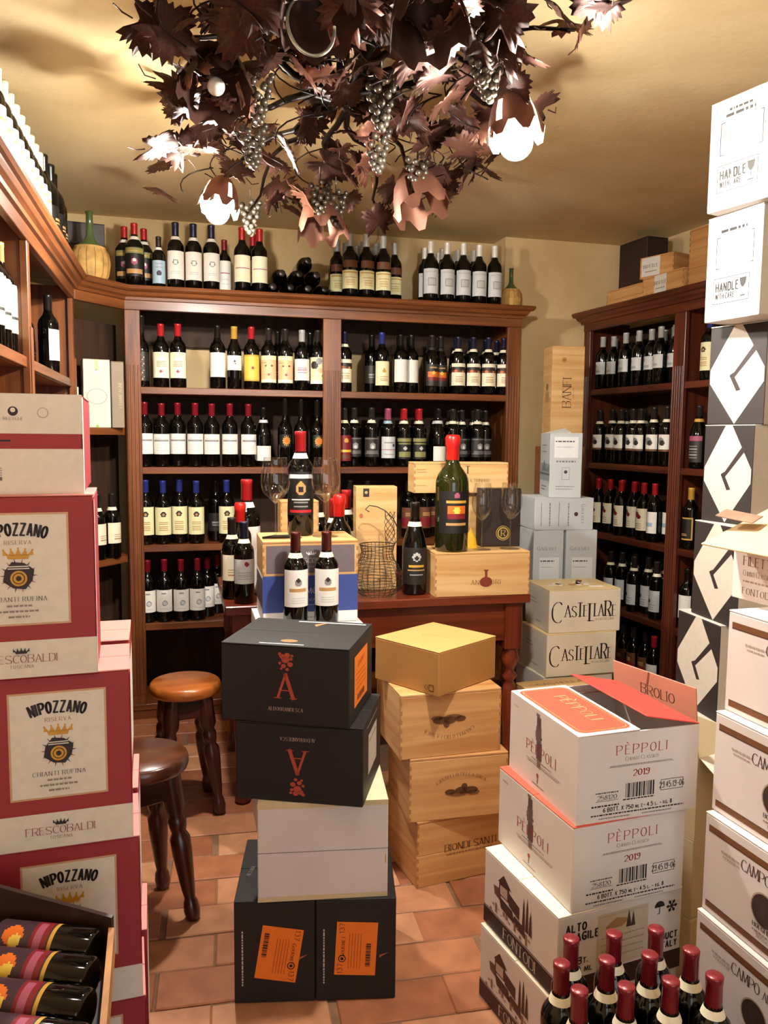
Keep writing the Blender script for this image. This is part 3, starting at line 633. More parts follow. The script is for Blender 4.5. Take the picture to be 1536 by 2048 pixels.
# ---- Nipozzano stack on the left
REDC, CRM, INK = '96272F', 'D9CFC4', '2A1B1A'
def crown(P, u, v, w, h, col, nm='crown_print'):
    P.poly([(u-w*.36, v), (u+w*.36, v), (u+w*.42, v+h*.4), (u-w*.42, v+h*.4)], col, nm)
    for k in range(5):
        c = u-w*.44+w*.22*k; P.poly([(c-w*.115, v+h*.35), (c+w*.115, v+h*.35), (c+(k-2)*w*.04, v+h*(1-.08*abs(k-2)))], col, nm); P.disc(c+(k-2)*w*.04, v+h*(.98-.08*abs(k-2)), w*.035, col, nm)
def nip_art(b):
    P = pr(b, 'F'); w, h = b.w, b.h
    P.rect(0, 0, w, h*.205, CRM, 'stripe'); P.rect(.042, h*.29, w-.042, h*.905, 'C79A78', 'label_panel').layer(); P.rect(.0455, h*.29+.0035, w-.0455, h*.905-.0035, CRM, 'label_panel').layer(2)
    u = w/2; P.text('NIPOZZANO', u, h*.785, .0200, INK, arc=.14, serif=False, weight=.2, contrast=.75, track=.10, cond=.5)
    P.text('RISERVA', u, h*.735, .0065, '9A5A58', track=.35)
    crown(P, u, h*.655, .044, .019, 'C8922E')
    P.layer()
    for k in range(14):
        a = k*6.2832/14; P.poly([(u+.012*math.cos(a-.2), h*.565+.012*math.sin(a-.2)), (u+.031*math.cos(a), h*.565+.031*math.sin(a)), (u+.012*math.cos(a+.2), h*.565+.012*math.sin(a+.2))], 'A0463C' if k % 2 else INK, 'emblem')
    P.layer(); P.poly([(u+(.0235 if k % 2 else .027)*math.cos(k*.7854+.3927), h*.565+(.0235 if k % 2 else .026)*math.sin(k*.7854+.3927)) for k in range(8)], INK, 'emblem')
    P.layer(); P.rect(u-.016, h*.612, u+.016, h*.618, CRM, 'emblem'); P.rect(u-.017, h*.600, u+.017, h*.606, CRM, 'emblem')
    for r, c in ((.0135, 'C8922E'), (.010, INK), (.0085, 'C8922E'), (.0045, INK)): P.layer().disc(u, h*.55, r, c)
    P.text('CHIANTI RUFINA', u, h*.425, .0075, '4A3330', track=.3)
    for k, (s, e) in enumerate(((-.02, .02), (-.032, .030), (-.018, .016))): P.fine(u+s, u+e, h*(.395-.03*k), .003, '8A7A74', seed=k)
    crown(P, u, h*.135, .024, .010, INK, 'small_crown_print'); P.text('FRESCOBALDI', u, h*.085, .0135, '9A4A44', weight=.1, track=.16); P.text('TOSCANA', u, h*.055, .0055, '8A6A64', track=.3)
    P.done()
    Print(b.o, b.fr['R']).rect(0, 0, .02, b.h*.97, CRM, 'stripe').done()
ny = 3.5
for lab, fx, fy, z in (('red and cream carton at the floor under four red cartons', -.078, 1.49, 0), ('red and cream crest carton second from the floor in red stack', -.083, 1.488, .3181),
                       ('red and cream crest carton in the middle of red stack', -.094, 1.485, .6362), ('red and cream crest carton just under the lying carton', -.148, 1.475, .9543)):
    nip_art(carton(lab, fx, fy, z, ny, .247, .185, .318, REDC, 'C98078', 'red crest cartons', 'fr'))
b = carton('red and cream carton lying with its flap end facing out atop red stack', -.165, 1.49, 1.2724, ny, .275, .30, .172, REDC, None, None, 'fr')
P = pr(b, 'F'); P.rect(0, .104, b.w, b.h, CRM, 'stripe'); P.rect(0, 0, b.w, .078, CRM, 'stripe'); P.layer().rect(0, .0905, .16, .0935, '1A0E0E', 'flap_slot')
P.disc(.165, .142, .008, INK).layer().disc(.165, .144, .004, CRM); P.disc(.212, .140, .009, 'A89E96').layer().disc(.212, .140, .0075, CRM); P.text('RECYCLE', .165, .127, .005, INK, serif=False)
for k in range(4): P.rect(.10, .044-.004*k, .145, .046-.004*k, 'A89A92', 'lettering')
P.rect(.10, .024, .145, .030, '6A5A55', 'lettering'); P.done(); Print(b.o, b.fr['R']).rect(0, 0, .035, b.h*.98, CRM, 'stripe').done()
for k in range(3):
    b = carton(('pink-topped red carton in the row behind the red stack', 'red carton in the row behind, second from the floor', 'red carton in the row behind, standing on the floor')[2-k], -.108+.012*(2-k), 1.70, .3181*k, 2, .275, .185, .318, REDC, 'D08A80', None, 'fr')
    Print(b.o, b.fr['R']).rect(0, .05, .18, .27, CRM, 'stripe').done()
# ---- black cartons in the middle
BLK = '0F0B0A'
for k, (xx, lab) in enumerate(((0, 'black carton on the floor with the orange sticker leaning right'), (.1965, 'black carton on the floor with the upright orange sticker'))):
    a = math.radians(-10.8)
    b = carton(lab, .109+xx*math.cos(a), 1.852+xx*math.sin(a), 0, -10.8, .195, .30, .26, BLK)
    P = pr(b, 'F'); P.fine(.045, .185, .018 if k == 0 else .018, .0035, 'B8B0A8', seed=4, rot90=True)
    P.poly([(.155, .115), (.178, .122), (.155, .108)], 'A05A3C', 'emblem'); P.done()
    tilt = math.radians(-9 if k == 0 else -3); cu, cv = (.108, .125) if k == 0 else (.098, .133)
    fr = (Vector(b.fr['F'][0])+Vector((cu, 0, cv)), Vector((math.cos(tilt), 0, math.sin(tilt))), Vector((-math.sin(tilt), 0, math.cos(tilt))), Vector((0, -1, 0)))
    st = MB(); o, u, v, n = fr
    st.add([o+u*x+v*y+n*q for q in (.0003, .0008) for x, y in ((-.05, -.068), (.05, -.068), (.05, .068), (-.05, .068))], [(3, 2, 1, 0), (4, 5, 6, 7), (0, 1, 5, 4), (1, 2, 6, 5), (2, 3, 7, 6), (3, 0, 4, 7)])
    so = st.build('orange_sticker', mat('E8781A', .5, 0, .05, 40), b.o); so['label'] = 'orange tax sticker'
    P = Print(so, fr, .001); sg = 1 if k == 0 else -1
    ru = -90 if k == 0 else 90
    for yy in (.052, -.052): P.text('137', sg*.035 - sg*.004, yy, .012, 'black', rot=ru, serif=False, weight=.1, contrast=.9, track=.32, cond=.8)
    P.text('Gourmet', sg*.028, 0.004, .010, 'black', rot=ru, weight=.16); P.disc(sg*.033, -.026, .0095, 'black').layer().disc(sg*.033, -.026, .007, 'E8781A').layer().disc(sg*.033, -.026, .004, 'black')
    P.barcode(sg*-.036-.006, -.012, sg*-.036+.006, .05, vert=True) if k == 0 else P.barcode(sg*-.03-.006, -.045, sg*-.03+.006, .015, vert=True)
    for j in range(5): P.fine(-.05, .04, sg*(.018-.007*j), .0016, 'A04A10', seed=j, rot90=True)
    P.done()
    if k == 0:
        T = pr(b, 'T'); T.text('Caldaia', .03, .13, .012, 'A8A4A0', rot=78); T.done()
b = carton('plain white carton with a folded front seam between the black cartons', .165, 1.836, .2605, -8, .313, .27, .245, 'CFC8C4', 'E8DFB8')
P = pr(b, 'F'); P.rect(0, .1215, .313, .1235, '8A827E', 'seam'); P.rect(0, 0, .313, .012, 'C9B890', 'edge_tape'); P.rect(0, .232, .313, .245, 'C9B890', 'top_edge_tape'); P.layer(); P.rect(.306, .085, .3085, .108, 'B89858', 'staple'); P.done()
def alde(b, flip, sticker):
    P = pr(b, 'F'); w, h = b.w, b.h; c = 'A8452C'
    def m(u, v): return (w-u, h-v) if flip else (u, v)
    rt = 180 if flip else 0
    u, v = m(w*.51, h*.17); P.text('ALDOBRANDESCA', u, v, .0085, 'B89A90', rot=rt, track=.2, cond=.8)
    u, v = m(w*.51, h*.33); P.text('A', u, v, .058, c, rot=rt, weight=.16, contrast=.25)
    for (dx, dy, r) in ((0, .006, .010), (-.007, .013, .007), (.004, .016, .007), (-.012, .018, .0045), (.010, -.004, .007), (-.004, -.008, .006), (.012, .008, .0045), (-.012, -.002, .004), (.004, -.015, .0045), (.014, .015, .004), (-.009, -.014, .0035)):
        u, v = m(w*.51+dx*1.15, h*.79+dy*1.1); P.disc(u, v, r, c, 'emblem', 9, .85); P.lay += 0
    P.done()
    if sticker == 'orange':
        P = pr(b, 'R'); P.rect(.055, .03, .20, .155, 'E8781A', 'orange_sticker').layer(); P.text('Gourmet', .128, .125, .014, 'A83A08', rot=4); P.barcode(.085, .04, .165, .055)
        for j in range(4): P.fine(.07, .185, .07+.012*j, .002, 'A04A10', seed=j)
        P.done()
    else: pr(b, 'R').rect(.07, .05, .19, .15, 'B8B2A4', 'paper_sticker').layer().fine(.08, .18, .13, .003, '6A6660').fine(.05, .20, .172, .004, '8A8580', seed=5).done()
b = carton('black carton with an upside-down letter A and lion emblem', .119, 1.882, .5060, -23, .31, .258, .192, BLK); alde(b, True, 'white')
b = carton('topmost black carton with upright copper letter A and lion emblem', .087, 1.897, .6985, -25, .313, .262, .189, BLK); alde(b, False, 'orange')
P = pr(b, 'T'); P.rect(.09, .012, .20, .018, 'B8BCB8', 'torn_tape'); P.rect(.12, .238, .30, .246, 'C8CCC8', 'torn_tape'); P.disc(.155, .045, .022, 'A86A38', 'emblem', 9, .6); P.layer(); P.poly([(.17, .215), (.20, .24), (.18, .195)], 'B87A48', 'torn_tape'); P.done()
# ---- white support cartons behind and the blue display boxes
for k in range(4):
    carton(('white carton on the floor behind the black cartons', 'second white carton behind the black cartons', 'third white carton behind the black cartons', 'white carton carrying the blue display box and two bottles')[k], .24, 2.455, .1886*k, 0, .345, .41, .188, 'D8D2CC', 'E4E0DC')
ZS = .7545
b = carton('blue and white wine carton under the grey-fronted wooden box', .255, 2.60, ZS, -1, .318, .25, .160, 'E2DEDC')
P = pr(b, 'F'); P.rect(0, .038, .318, .160, '34488F', 'colour_band').layer(); P.text('REMOLE', .16, .10, .018, 'E8E8EC', track=.18); P.text('Toscana', .16, .075, .010, 'E8E8EC'); P.fine(.12, .2, .06, .003, 'A8B0D0'); P.fine(.14, .18, .018, .003, '8A8A90'); P.done()
pr(b, 'L').rect(0, .05, .25, .15, '5A4A50', 'colour_band').done()
b = crate('flat wooden box with grey printed front atop the blue carton', .255, 2.60, ZS+.1605, -1, .318, .25, .115, PINE)
P = pr(b, 'F'); P.rect(.012, .008, .306, .100, '6E6268', 'colour_panel').layer(2); crown(P, .16, .068, .03, .012, 'E8E8E8'); P.text('FRESCOBALDI', .165, .042, .016, 'E8E4E0', track=.16); P.text('TOSCANA', .165, .026, .006, 'C8C4C0'); P.done()
ZD = ZS+.1605+.115+.0005
# ---- pine crates with the gold box
PW = PINE2
b = crate('lowest pine crate, branded with two words, standing on the floor tiles', .681, 2.224, 0, 8, .33, .27, .21, PW, planks=2)
P = pr(b, 'F'); P.lift = .0012; P.text('BIONDI SANTI', .185, .10, .022, '5A2A18', weight=.12, track=.16); P.fine(.10, .26, .088, .004, '8A5A38'); P.done()
def sala(b, flip):
    P = pr(b, 'F'); P.lift = .0012; c = '5E3A22'; w, h = b.w, b.h; rt = 180 if flip else 0
    def m(u, v): return (w-u, h-v) if flip else (u, v)
    u, v = m(w*.52, h*.68); P.text('CASTELLO DELLA SALA', u, v, .0105, c, rot=rt, arc=.13, track=.2, weight=.1)
    for dx, dy, rx, sq in ((-.035, -.006, .018, .5), (.0, -.004, .02, .6), (.03, -.005, .024, .5), (.01, .008, .010, 1.1), (.04, -.012, .02, .4), (-.01, -.012, .03, .3)):
        u, v = m(w*.52+dx, h*.46+dy); P.disc(u, v, rx, '7A5030' if sq < .5 else c, 'emblem', 14, sq); P.layer(0)
    P.done()
b = crate('middle pine crate with an upright branded castle emblem', .656, 2.230, .2105, -1, .316, .27, .198, PW); sala(b, False)
b = crate('upper pine crate with an upside-down castle emblem under the gold box', .626, 2.232, .4090, 1.5, .325, .27, .199, PW); sala(b, True)
b = carton('gold cardboard box turned cornerwise on the pine crates', .59, 2.413, .6085, -58, .263, .284, .136, 'A8763C', 'C29A5A', seam='none' if 0 else 'x', name='gold_box')
P = pr(b, 'F'); P.frame(.225, .012, .245, .032, .0025, '5A3416', 'emblem'); P.text('O', .215, .014, .015, '5A3416', serif=False); P.done()
P = pr(b, 'T'); P.lift = .001; P.text('Ornelia', .13, .14, .02, 'A88A58', rot=35, weight=.08); P.done()
# ---- Peppoli and Fontodi stack
PEPW = 'DCD5D0'; PR_ = 'A83A30'
def barrow(P, w, s=1):
    P.fine(.045, .10, .062, .0025, '4A4440', seed=8); P.text('258120', .073, .048, .010, INK, weight=.14, track=.14); P.rect(.045, .045, .10, .0458, INK, 'lettering')
    P.barcode(.118, .046, .190, .078); P.fine(.112, .19, .041, .0028, INK, seed=6); P.fine(.036, .105, .033, .0035, INK, seed=7)
    P.frame(.205, .052, .262, .076, .0012, '4A4440', 'lettering'); P.text('29.45.19-06', .2335, .0575, .013, '4A4440', serif=False, weight=.13, contrast=.9, cond=.55, track=.1)
    P.text('6 BOTT. X 750 ml e- 4,5 l. - kg. 8', .150, .021, .0085, INK, serif=False, weight=.2, contrast=.9, track=.18, cond=.8)
    P.fine(.035, .265, .0135, .003, INK, seed=9); P.fine(.055, .13, .006, .0022, '6A6460', seed=3); P.fine(.16, .235, .006, .0022, '6A6460', seed=4)
def pep(b):
    w, h = b.w, b.h; P = pr(b, 'F'); P.text('PÈPPOLI', w*.52, h*.75, .0200, PR_, track=.34, weight=.11); P.text('Chianti Classico', w*.52, h*.675, .0085, '7A7068', track=.16)
    P.rect(w*.25, h*.612, w*.79, h*.616, '7A6A62', 'lettering'); P.fine(w*.26, w*.78, h*.622, .0018, '8A7A72', seed=2); P.text('2019', w*.52, h*.49, .0135, 'A8281E', weight=.2, track=.12); barrow(P, w); P.done()
    P = pr(b, 'L'); d = b.d; c = '5A463E'
    for (x0, y0, x1, y1, cc) in ((-.012, .62, .012, .80, '6A564C'), (-.009, .80, .010, .92, c), (-.012, .92, .004, .96, '7A685E'), (-.008, .40, .016, .62, c), (-.004, .30, .012, .40, '7A685E'), (-.015, .66, -.010, .74, '8A7A70'), (.010, .66, .016, .69, c)):
        P.rect(d*.46+x0, h*y0, d*.46+x1, h*y1, cc, 'emblem'); P.layer(0)
    P.layer(); P.text('PÈPPOLI', d*.50, h*.44, .0235, PR_, track=.26, weight=.11); P.rect(d*.28, h*.335, d*.78, h*.340, '7A6A62', 'lettering'); P.fine(d*.36, d*.66, h*.37, .0025, '8A7A72'); P.fine(d*.30, d*.76, h*.31, .002, '8A7A72', seed=5)
    P.disc(d*.46, h*.20, .005, PR_); P.rect(d*.455, h*.10, d*.465, h*.18, '6A564C', 'emblem'); P.fine(d*.38, d*.56, h*.07, .0025, '8A7A72'); P.fine(.02, .045, h*.86, .004, 'C8A8A0'); P.done()
b = carton('open white carton with red flaps atop the carton stack', .790, 1.452, .570, 3, .298, .312, .190, PEPW, open_=True); pep(b)
w, d, h = b.w, b.d, b.h
RF = 'D8543C'
def flap(b, name, hinge, axis, ang, length, width, col, label=None, off=0):
    """flap hinged on a top edge; hinge = local point, length along +x of the flap frame"""
    o = MB().box(0, 0, 0, length, width, .003, .001).build(name, mat(PAL.get(col, col), .55, 0, .05, 8), b.o); o.location = hinge; o.rotation_euler = axis
    if label: o['label'] = label
    return o
f1 = flap(b, 'flap', (-w/2, -d/2, h), (0, math.radians(-.5), 0), 0, w*.50, d, 'E8E2DE')
P = Print(f1, ((0, 0, .003), (1, 0, 0), (0, 1, 0), (0, 0, 1)))
def rrect(P, x0, y0, x1, y1, r, col, name):
    pts = []
    for cx, cy, a in ((x1-r, y0+r, -90), (x1-r, y1-r, 0), (x0+r, y1-r, 90), (x0+r, y0+r, 180)):
        pts += [(cx+r*math.cos(math.radians(a+15*i)), cy+r*math.sin(math.radians(a+15*i))) for i in range(7)]
    P.poly(pts, col, name)
rrect(P, .010, .012, .140, .300, .02, RF, 'red_panel'); P.layer(); rrect(P, .016, .018, .134, .294, .016, 'E8A060', 'red_panel'); P.layer(); rrect(P, .018, .020, .132, .292, .015, RF, 'red_panel'); P.layer(2)
P.text('PÈPPOLI', .075, .155, .030, 'E8A878', rot=-90, serif=False, weight=.13, track=.2); P.done()
f2 = flap(b, 'flap', (w/2, d/2, h), (0, math.radians(-12), math.radians(180)), 0, w*.46, d, 'C9453A', 'lifted red flap')
flap(b, 'inner_flap', (-w/2+.03, d/2-.03, h-.012), (math.radians(4), 0, 0), 0, w-.05, .004, 'B89878')
b = carton('white carton with red lettering under the open carton', .783, 1.447, .3795, 5.5, .288, .326, .190, PEPW, RF); pep(b)
def fontodi(b):
    w, h, d = b.w, b.h, b.d; c = '4A3028'
    P = pr(b, 'L'); P.rect(0, .004, d, .046, '3A221E', 'stripe').layer(); P.text('FONTODI', d*.52, .012, .026, 'D8CEC6', track=.14, weight=.12)
    P.rect(0, .0485, d, .0505, '3A221E', 'stripe')
    for pts in ([(.04, .10), (.085, .10), (.085, .135), (.04, .13)], [(.035, .13), (.06, .155), (.095, .133)], [(.085, .095), (.13, .085), (.13, .115), (.085, .125)], [(.02, .09), (.05, .085), (.045, .115), (.015, .11)], [(.05, .07), (.11, .065), (.10, .09), (.04, .095)], [(.10, .065), (.16, .055), (.15, .08), (.11, .085)]): P.poly([(x+.03, y+.01) for x, y in pts], c if pts[0][0] > .03 else '6A4A3C', 'emblem')
    P.layer(); P.poly([(.075, .113), (.108, .113), (.108, .138), (.075, .135)], 'B8A498', 'emblem')
    for x, t in ((.178, .075), (.192, .082), (.206, .06)): P.poly([(x-.006, .085), (x+.006, .085), (x+.003, .085+t*.7), (x, .085+t), (x-.003, .085+t*.7)], c, 'emblem')
    for k in range(16): P.rect(.03+.012*k, .052+.018*abs(math.sin(k*1.7)), .038+.012*k, .058+.022*abs(math.sin(k*2.3)), '8A6A58', 'emblem')
    P.done()
    P = pr(b, 'F'); P.rect(0, .0, w, .045, '3A221E', 'stripe').layer(); P.text('ALTO', .020, .150, .0165, INK, 'l', serif=False, weight=.24, contrast=.9, track=.2, cond=.8); P.text('FRAGILE', .020, .128, .0165, INK, 'l', serif=False, weight=.24, contrast=.9, track=.2, cond=.8)
    P.text('6 Bt.', .03, .075, .014, INK, 'l', serif=False, weight=.22, contrast=.9); P.text('750 ml', .02, .055, .014, INK, 'l', serif=False, weight=.22, contrast=.9)
    P.text('PRODUCT', w-.012, .075, .014, INK, 'r', serif=False, weight=.24, contrast=.9, cond=.75); P.text('OF ITALY', w-.012, .055, .014, INK, 'r', serif=False, weight=.24, contrast=.9, cond=.75)
    P.rect(.10, .05, .235, .172, 'C8BBA4', 'label_panel').layer(); P.rect(.102, .1655, .233, .1665, 'A8957A', 'label_panel')
    P.poly([(.125, .135), (.165, .135), (.185, .15), (.15, .158), (.12, .14)], 'A88458', 'emblem'); P.poly([(.175, .13), (.182, .17), (.19, .13)], c, 'emblem'); P.poly([(.188, .13), (.194, .165), (.20, .13)], c, 'emblem')
    for k in range(4): P.fine(.11, .225, .115-.015*k, .003, 'A8957A', seed=k)
    u, v = w-.064, .155; P.poly([(u-.014, v)]+[(u-.014*math.cos(3.1416*k/8), v+.014*math.sin(3.1416*k/8)) for k in range(1, 8)]+[(u+.014, v)], INK, 'emblem'); P.rect(u-.001, v-.016, u+.001, v, INK, 'emblem'); P.rect(u-.006, v-.016, u, v-.0145, INK, 'emblem')
    u = w-.03
    for k in range(3):
        a = k*math.pi/3; cx, sx = math.cos(a)*.015, math.sin(a)*.015; P.poly([(u-cx-sx*.1, v-.004-sx+cx*.1), (u+cx-sx*.1, v-.004+sx+cx*.1), (u+cx+sx*.1, v-.004+sx-cx*.1), (u-cx+sx*.1, v-.004-sx-cx*.1)], INK, 'emblem')
        for e in (-1, 1): P.disc(u+e*cx*.7, v-.004+e*sx*.7, .0035, INK)
    P.done()
b = carton('white farmhouse-print carton carrying the red-lettered cartons', .752, 1.440, .1895, 8, .330, .310, .190, PEPW, 'E8DFC8'); fontodi(b)
b = carton('white farmhouse-print carton standing on the floor', .748, 1.436, 0, 9, .330, .310, .189, PEPW, 'E8DFC8'); fontodi(b)
# ---- carton with raised flap behind the red-lettered stack
for k in range(3):
    b = carton(('beige carton on the floor behind the open white carton', 'beige carton in the middle behind the open white carton', 'beige carton with a raised pink flap behind the open carton')[k], 1.125, 1.87, .2045*k, -75.4, .27, .25, .204, 'C9B894', 'D8CDB0', open_=(k == 2))
f = MB().box(-.135, -.0015, 0, .135, .0015, .178, .001).build('raised_flap', mat('D08A74', .55, 0, .06, 8), b.o); f.location = (0, -.1235, .2045); f.rotation_euler = (math.radians(6), 0, 0); f['label'] = 'raised pink flap with dark lettering'
P = Print(f, ((-.135, -.0015, 0), (1, 0, 0), (0, 0, 1), (0, -1, 0))); P.text('BROLIO', .150, .118, .025, '5A3028', track=.14, weight=.1); P.poly([(.115, .145), (.122, .178), (.128, .178), (.121, .145)], '8A4A3A', 'crease'); P.done()
f = MB().box(0, -.12, 0, .10, .12, .003, .001).build('end_flap', mat('E4DCCB', .6, 0, .05, 8), b.o); f.location = (.135, 0, .2045); f.rotation_euler = (0, math.radians(30), 0)
# ---- Campo al Mare stack at the right edge
def campo(b):
    w, h = b.w, b.h; P = pr(b, 'F'); c = '6E4424'
    P.rect(.012, h-.034, w, h-.022, c, 'stripe'); P.rect(.012, .012, w, .024, c, 'stripe'); P.rect(.012, h-.036, w, h-.034, '3A221A', 'stripe'); P.rect(.012, .024, w, .0255, '3A221A', 'stripe')
    P.text('CAMPO al MARE', w*.56, h-.068, .0215, '4A3030', track=.06, weight=.11, cond=.8); P.disc(w*.5, h*.43, .034, 'A89078', 'emblem'); P.layer().disc(w*.5, h*.43, .031, '3A2622', 'emblem')
    for k in range(7): P.layer(0).rect(w*.5-.012+.004*k, h*.36, w*.5-.0105+.004*k, h*.5, '5A423A', 'emblem')
    P.text('BOLGHERI', w*.5, h*.235, .0085, '4A3030', weight=.2, track=.14); P.fine(w*.42, w*.72, h*.195, .003, '8A7068'); P.text('ROSSO', w*.5, h*.15, .007, '6A5048', track=.14); P.fine(.05, .105, h-.062, .004, 'A8988E', seed=3); P.fine(.055, .10, h-.07, .003, 'A8988E', seed=4); P.done()
CH = .207
for lab, px, py, k in (('white brown-striped carton standing on the floor at the stack base', 1388, 2020, 0), ('white brown-striped carton second from the floor', 1394, 1816, 1), ('white brown-striped carton third from the floor', 1412, 1622, 2),
                       ('white brown-striped carton fourth from the floor', 1432, 1422, 3), ('white brown-striped carton directly under the opened carton', 1458, 1220, 4)):
    p = uz(px, py, CH*(k+1)); b = carton(lab, p.x, p.y, CH*k+.0003*k, -87, .335, .26, CH, 'D6CCC8', 'E6E0DC', 'brown-striped cartons'); campo(b)
zc = CH*5+.002; p = uz(1476, 1196, zc)
b = carton('opened white carton with tan flaps above the brown-striped stack', p.x, p.y+.02, zc, -86, .29, .22, .125, 'DCD4CC', open_=True)
P = pr(b, 'F'); P.text('FILETTA', .03, .074, .019, '6E3428', 'l', track=.12, weight=.11); P.text('Chianti Classico', .03, .052, .012, '6E4A40', 'l', track=.1, weight=.08, cond=.7); P.fine(.03, .16, .038, .004, 'A8988E'); P.text('FONTODI', .03, .012, .014, '6A5A50', 'l', weight=.1); P.done()
f = MB().box(-.155, -.085, 0, .145, .20, .004, .001).build('flap', mat('D8BC8C', .6, 0, .08, 10), b.o); f.location = (0, -.11, .146); f.rotation_euler = (math.radians(22), 0, 0); f['label'] = 'opened tan cardboard flap'
f = MB().box(-.06, -.03, 0, .03, .008, .003, .001).build('torn_flap', mat('8A6A55', .6, 0, .3, 20), b.o); f.location = (-.12, -.10, .178); f.rotation_euler = (math.radians(20), math.radians(5), math.radians(14))
f = MB().box(-.05, -.03, 0, .09, .03, .002, .0006).build('paper_strip', mat('D8D4CC', .6), b.o); f.location = (.02, -.06, .192); f.rotation_euler = (math.radians(20), 0, math.radians(8))
# ---- black diamond cartons and the two white cartons on top
DH = .2835
def diamond(b):
    w, h = b.w, b.h; P = pr(b, 'F'); c = 'C4BAAC'
    P.poly([(w*.5, 0.002), (w*.97, h*.42), (w*.97, h*.56), (w*.56, h*.998), (w*.44, h*.998), (w*.03, h*.56), (w*.03, h*.42)], c, 'diamond').layer()
    P.poly([(w*.80, h*.80), (w*.855, h*.75), (w*.46, h*.465), (w*.38, h*.49), (w*.385, h*.50), (w*.46, h*.525)], '2E2422', 'emblem')
    P.poly([(w*.38, h*.49), (w*.47, h*.475), (w*.585, h*.345), (w*.51, h*.335)], '2E2422', 'emblem'); P.done()
for k, (px, py, yw, lab) in enumerate(((1346, 1640, -92, 'black diamond carton standing on the floor tiles'), (1347, 1430, -93, 'black diamond carton second from the floor'), (1357, 1218, -94, 'black diamond carton third from the floor'), (1390, 1040, -93, 'black diamond carton fourth from the floor'),
                                       (1411, 857, -82, 'black diamond carton fifth from the floor'), (1423, 662, -74, 'topmost black diamond carton under the white cartons'))):
    zt = DH*(k+1)
    if k == 4: p = Vector((1.515, 2.085, zt))
    elif k == 5: p = Vector((1.512, 2.075, zt))
    else: p = uz(px, py, zt)
    if k < 2: p = Vector((1.452, 2.09, zt))
    b = carton(lab, p.x, p.y, DH*k+.0003*k, yw, .185 if k > 3 else .225, .26, DH, '261E1C', 'C8C2B8', 'black diamond cartons'); diamond(b)
    pr(b, 'R').rect(0, 0, .26, DH*.99, 'C9C2B8', 'side_panel').done()
for k, (x, y, yw, lab) in enumerate(((1.44, 2.01, -82, 'white carton marked handle with care on the diamond cartons'), (1.40, 1.965, -76, 'topmost white carton with torn white stickers near the ceiling'))):
    z = DH*6+.002+.2845*k; b = carton(lab, x, y, z, yw, .19, .27, .284, 'CFCAC4', None); w, h = b.w, b.h
    P = pr(b, 'F'); c = '262422' if not k else '4A4845'
    P.frame(.03, .045, .155, .115, .002, c, 'lettering'); P.text('HANDLE', .040, .078, .022, c, 'l', serif=False, weight=.2, contrast=.9, cond=.6, track=.14); P.text('WITH CARE', .040, .058, .0135, c, 'l', serif=False, weight=.2, contrast=.9, cond=.55, track=.14)
    P.poly([(.122, .105), (.146, .105), (.143, .088), (.137, .080), (.131, .080), (.125, .088)], c, 'emblem'); P.rect(.133, .060, .135, .08, c, 'emblem'); P.rect(.125, .056, .143, .0595, c, 'emblem')
    P.frame(.035, .14, .165, .225, .0025, c, 'lettering'); P.fine(.05, .14, .235, .008, c, seed=2); P.layer()
    P.rect(.05, .135, .155, .235, 'DAD8D4', 'paper_sticker')
    if k: P.fine(.06, .13, .25, .006, c, seed=3); P.rect(.075, .05, .08, .28, 'F0EEEA', 'tape')
    P.done()
# ---- Castellare cartons beside the table
SX, SY = 1.50, 3.02
for k, lab in ((0, 'white carton on the floor under the Gothic-lettered cartons'), (1, 'white carton below the two large-lettered cartons')):
    carton(lab, SX-.03, SY, .184*k, 2, .33, .26, .1835, 'D2CCC2', 'E0D6B8')
for k, lab in ((2, 'white carton with large black lettering, lower of two'), (3, 'white carton with large black lettering and cork-strewn lid')):
    b = carton(lab, SX-.02+.015*(k-2), SY-.005+.02*(k-2), .184*k, (1.5, -2)[k-2], .328, .26, .1835, 'DDD3C0', 'DFC892'); w, h = b.w, b.h
    P = pr(b, 'F')
    for ch_, u_, v_, sz, cn in (('C', .014, .045, .088, .72), ('A', .072, .068, .050, .74), ('S', .104, .068, .046, .62), ('T', .128, .068, .060, .62), ('E', .158, .068, .048, .58), ('L', .184, .048, .076, .5), ('L', .207, .068, .056, .5), ('A', .226, .068, .050, .68), ('R', .257, .066, .066, .56), ('E', .290, .066, .048, .58)):
        P.text(ch_, u_, v_, sz, INK, 'l', weight=.12 if ch_ != 'C' else .08, contrast=.25, cond=cn, serif=ch_ != 'C')
    P.text('di CASTELLINA', .255, .050, .010, '5A5048', track=.12); P.done()
    P = pr(b, 'L'); P.fine(.06, .12, .12, .004, '8A8278'); P.fine(.06, .13, .105, .004, '8A8278', seed=4); P.fine(.12, .18, .03, .004, '8A8278', seed=3); P.done()
    if k == 3:
        for j in range(9):
            a = rnd.uniform(0, 3); o = MB().box(-.03, -.012, 0, .03, .012, .003, .001).build('cardboard_scrap', mat(rnd.choice(('8A5A34', 'E4D8C0', 'B88A54', 'E8E0D0')), .7), b.o); o.location = (rnd.uniform(-.12, .12), rnd.uniform(-.09, .09), .1837+.0032*0); o.rotation_euler = (0, 0, a)
b = crate('pale pine crate lying on its side in front of the lettered cartons', 1.345, 2.70, 0, 4, .36, .28, .37, PINE)
P = pr(b, 'T'); P.text('CASTELLARE', .20, .21, .03, '6A4A28', weight=.12); P.done()
crate('narrow upright pine board case beside the pine crates', .985, 2.62, 0, 3, .075, .12, .62, PINE)
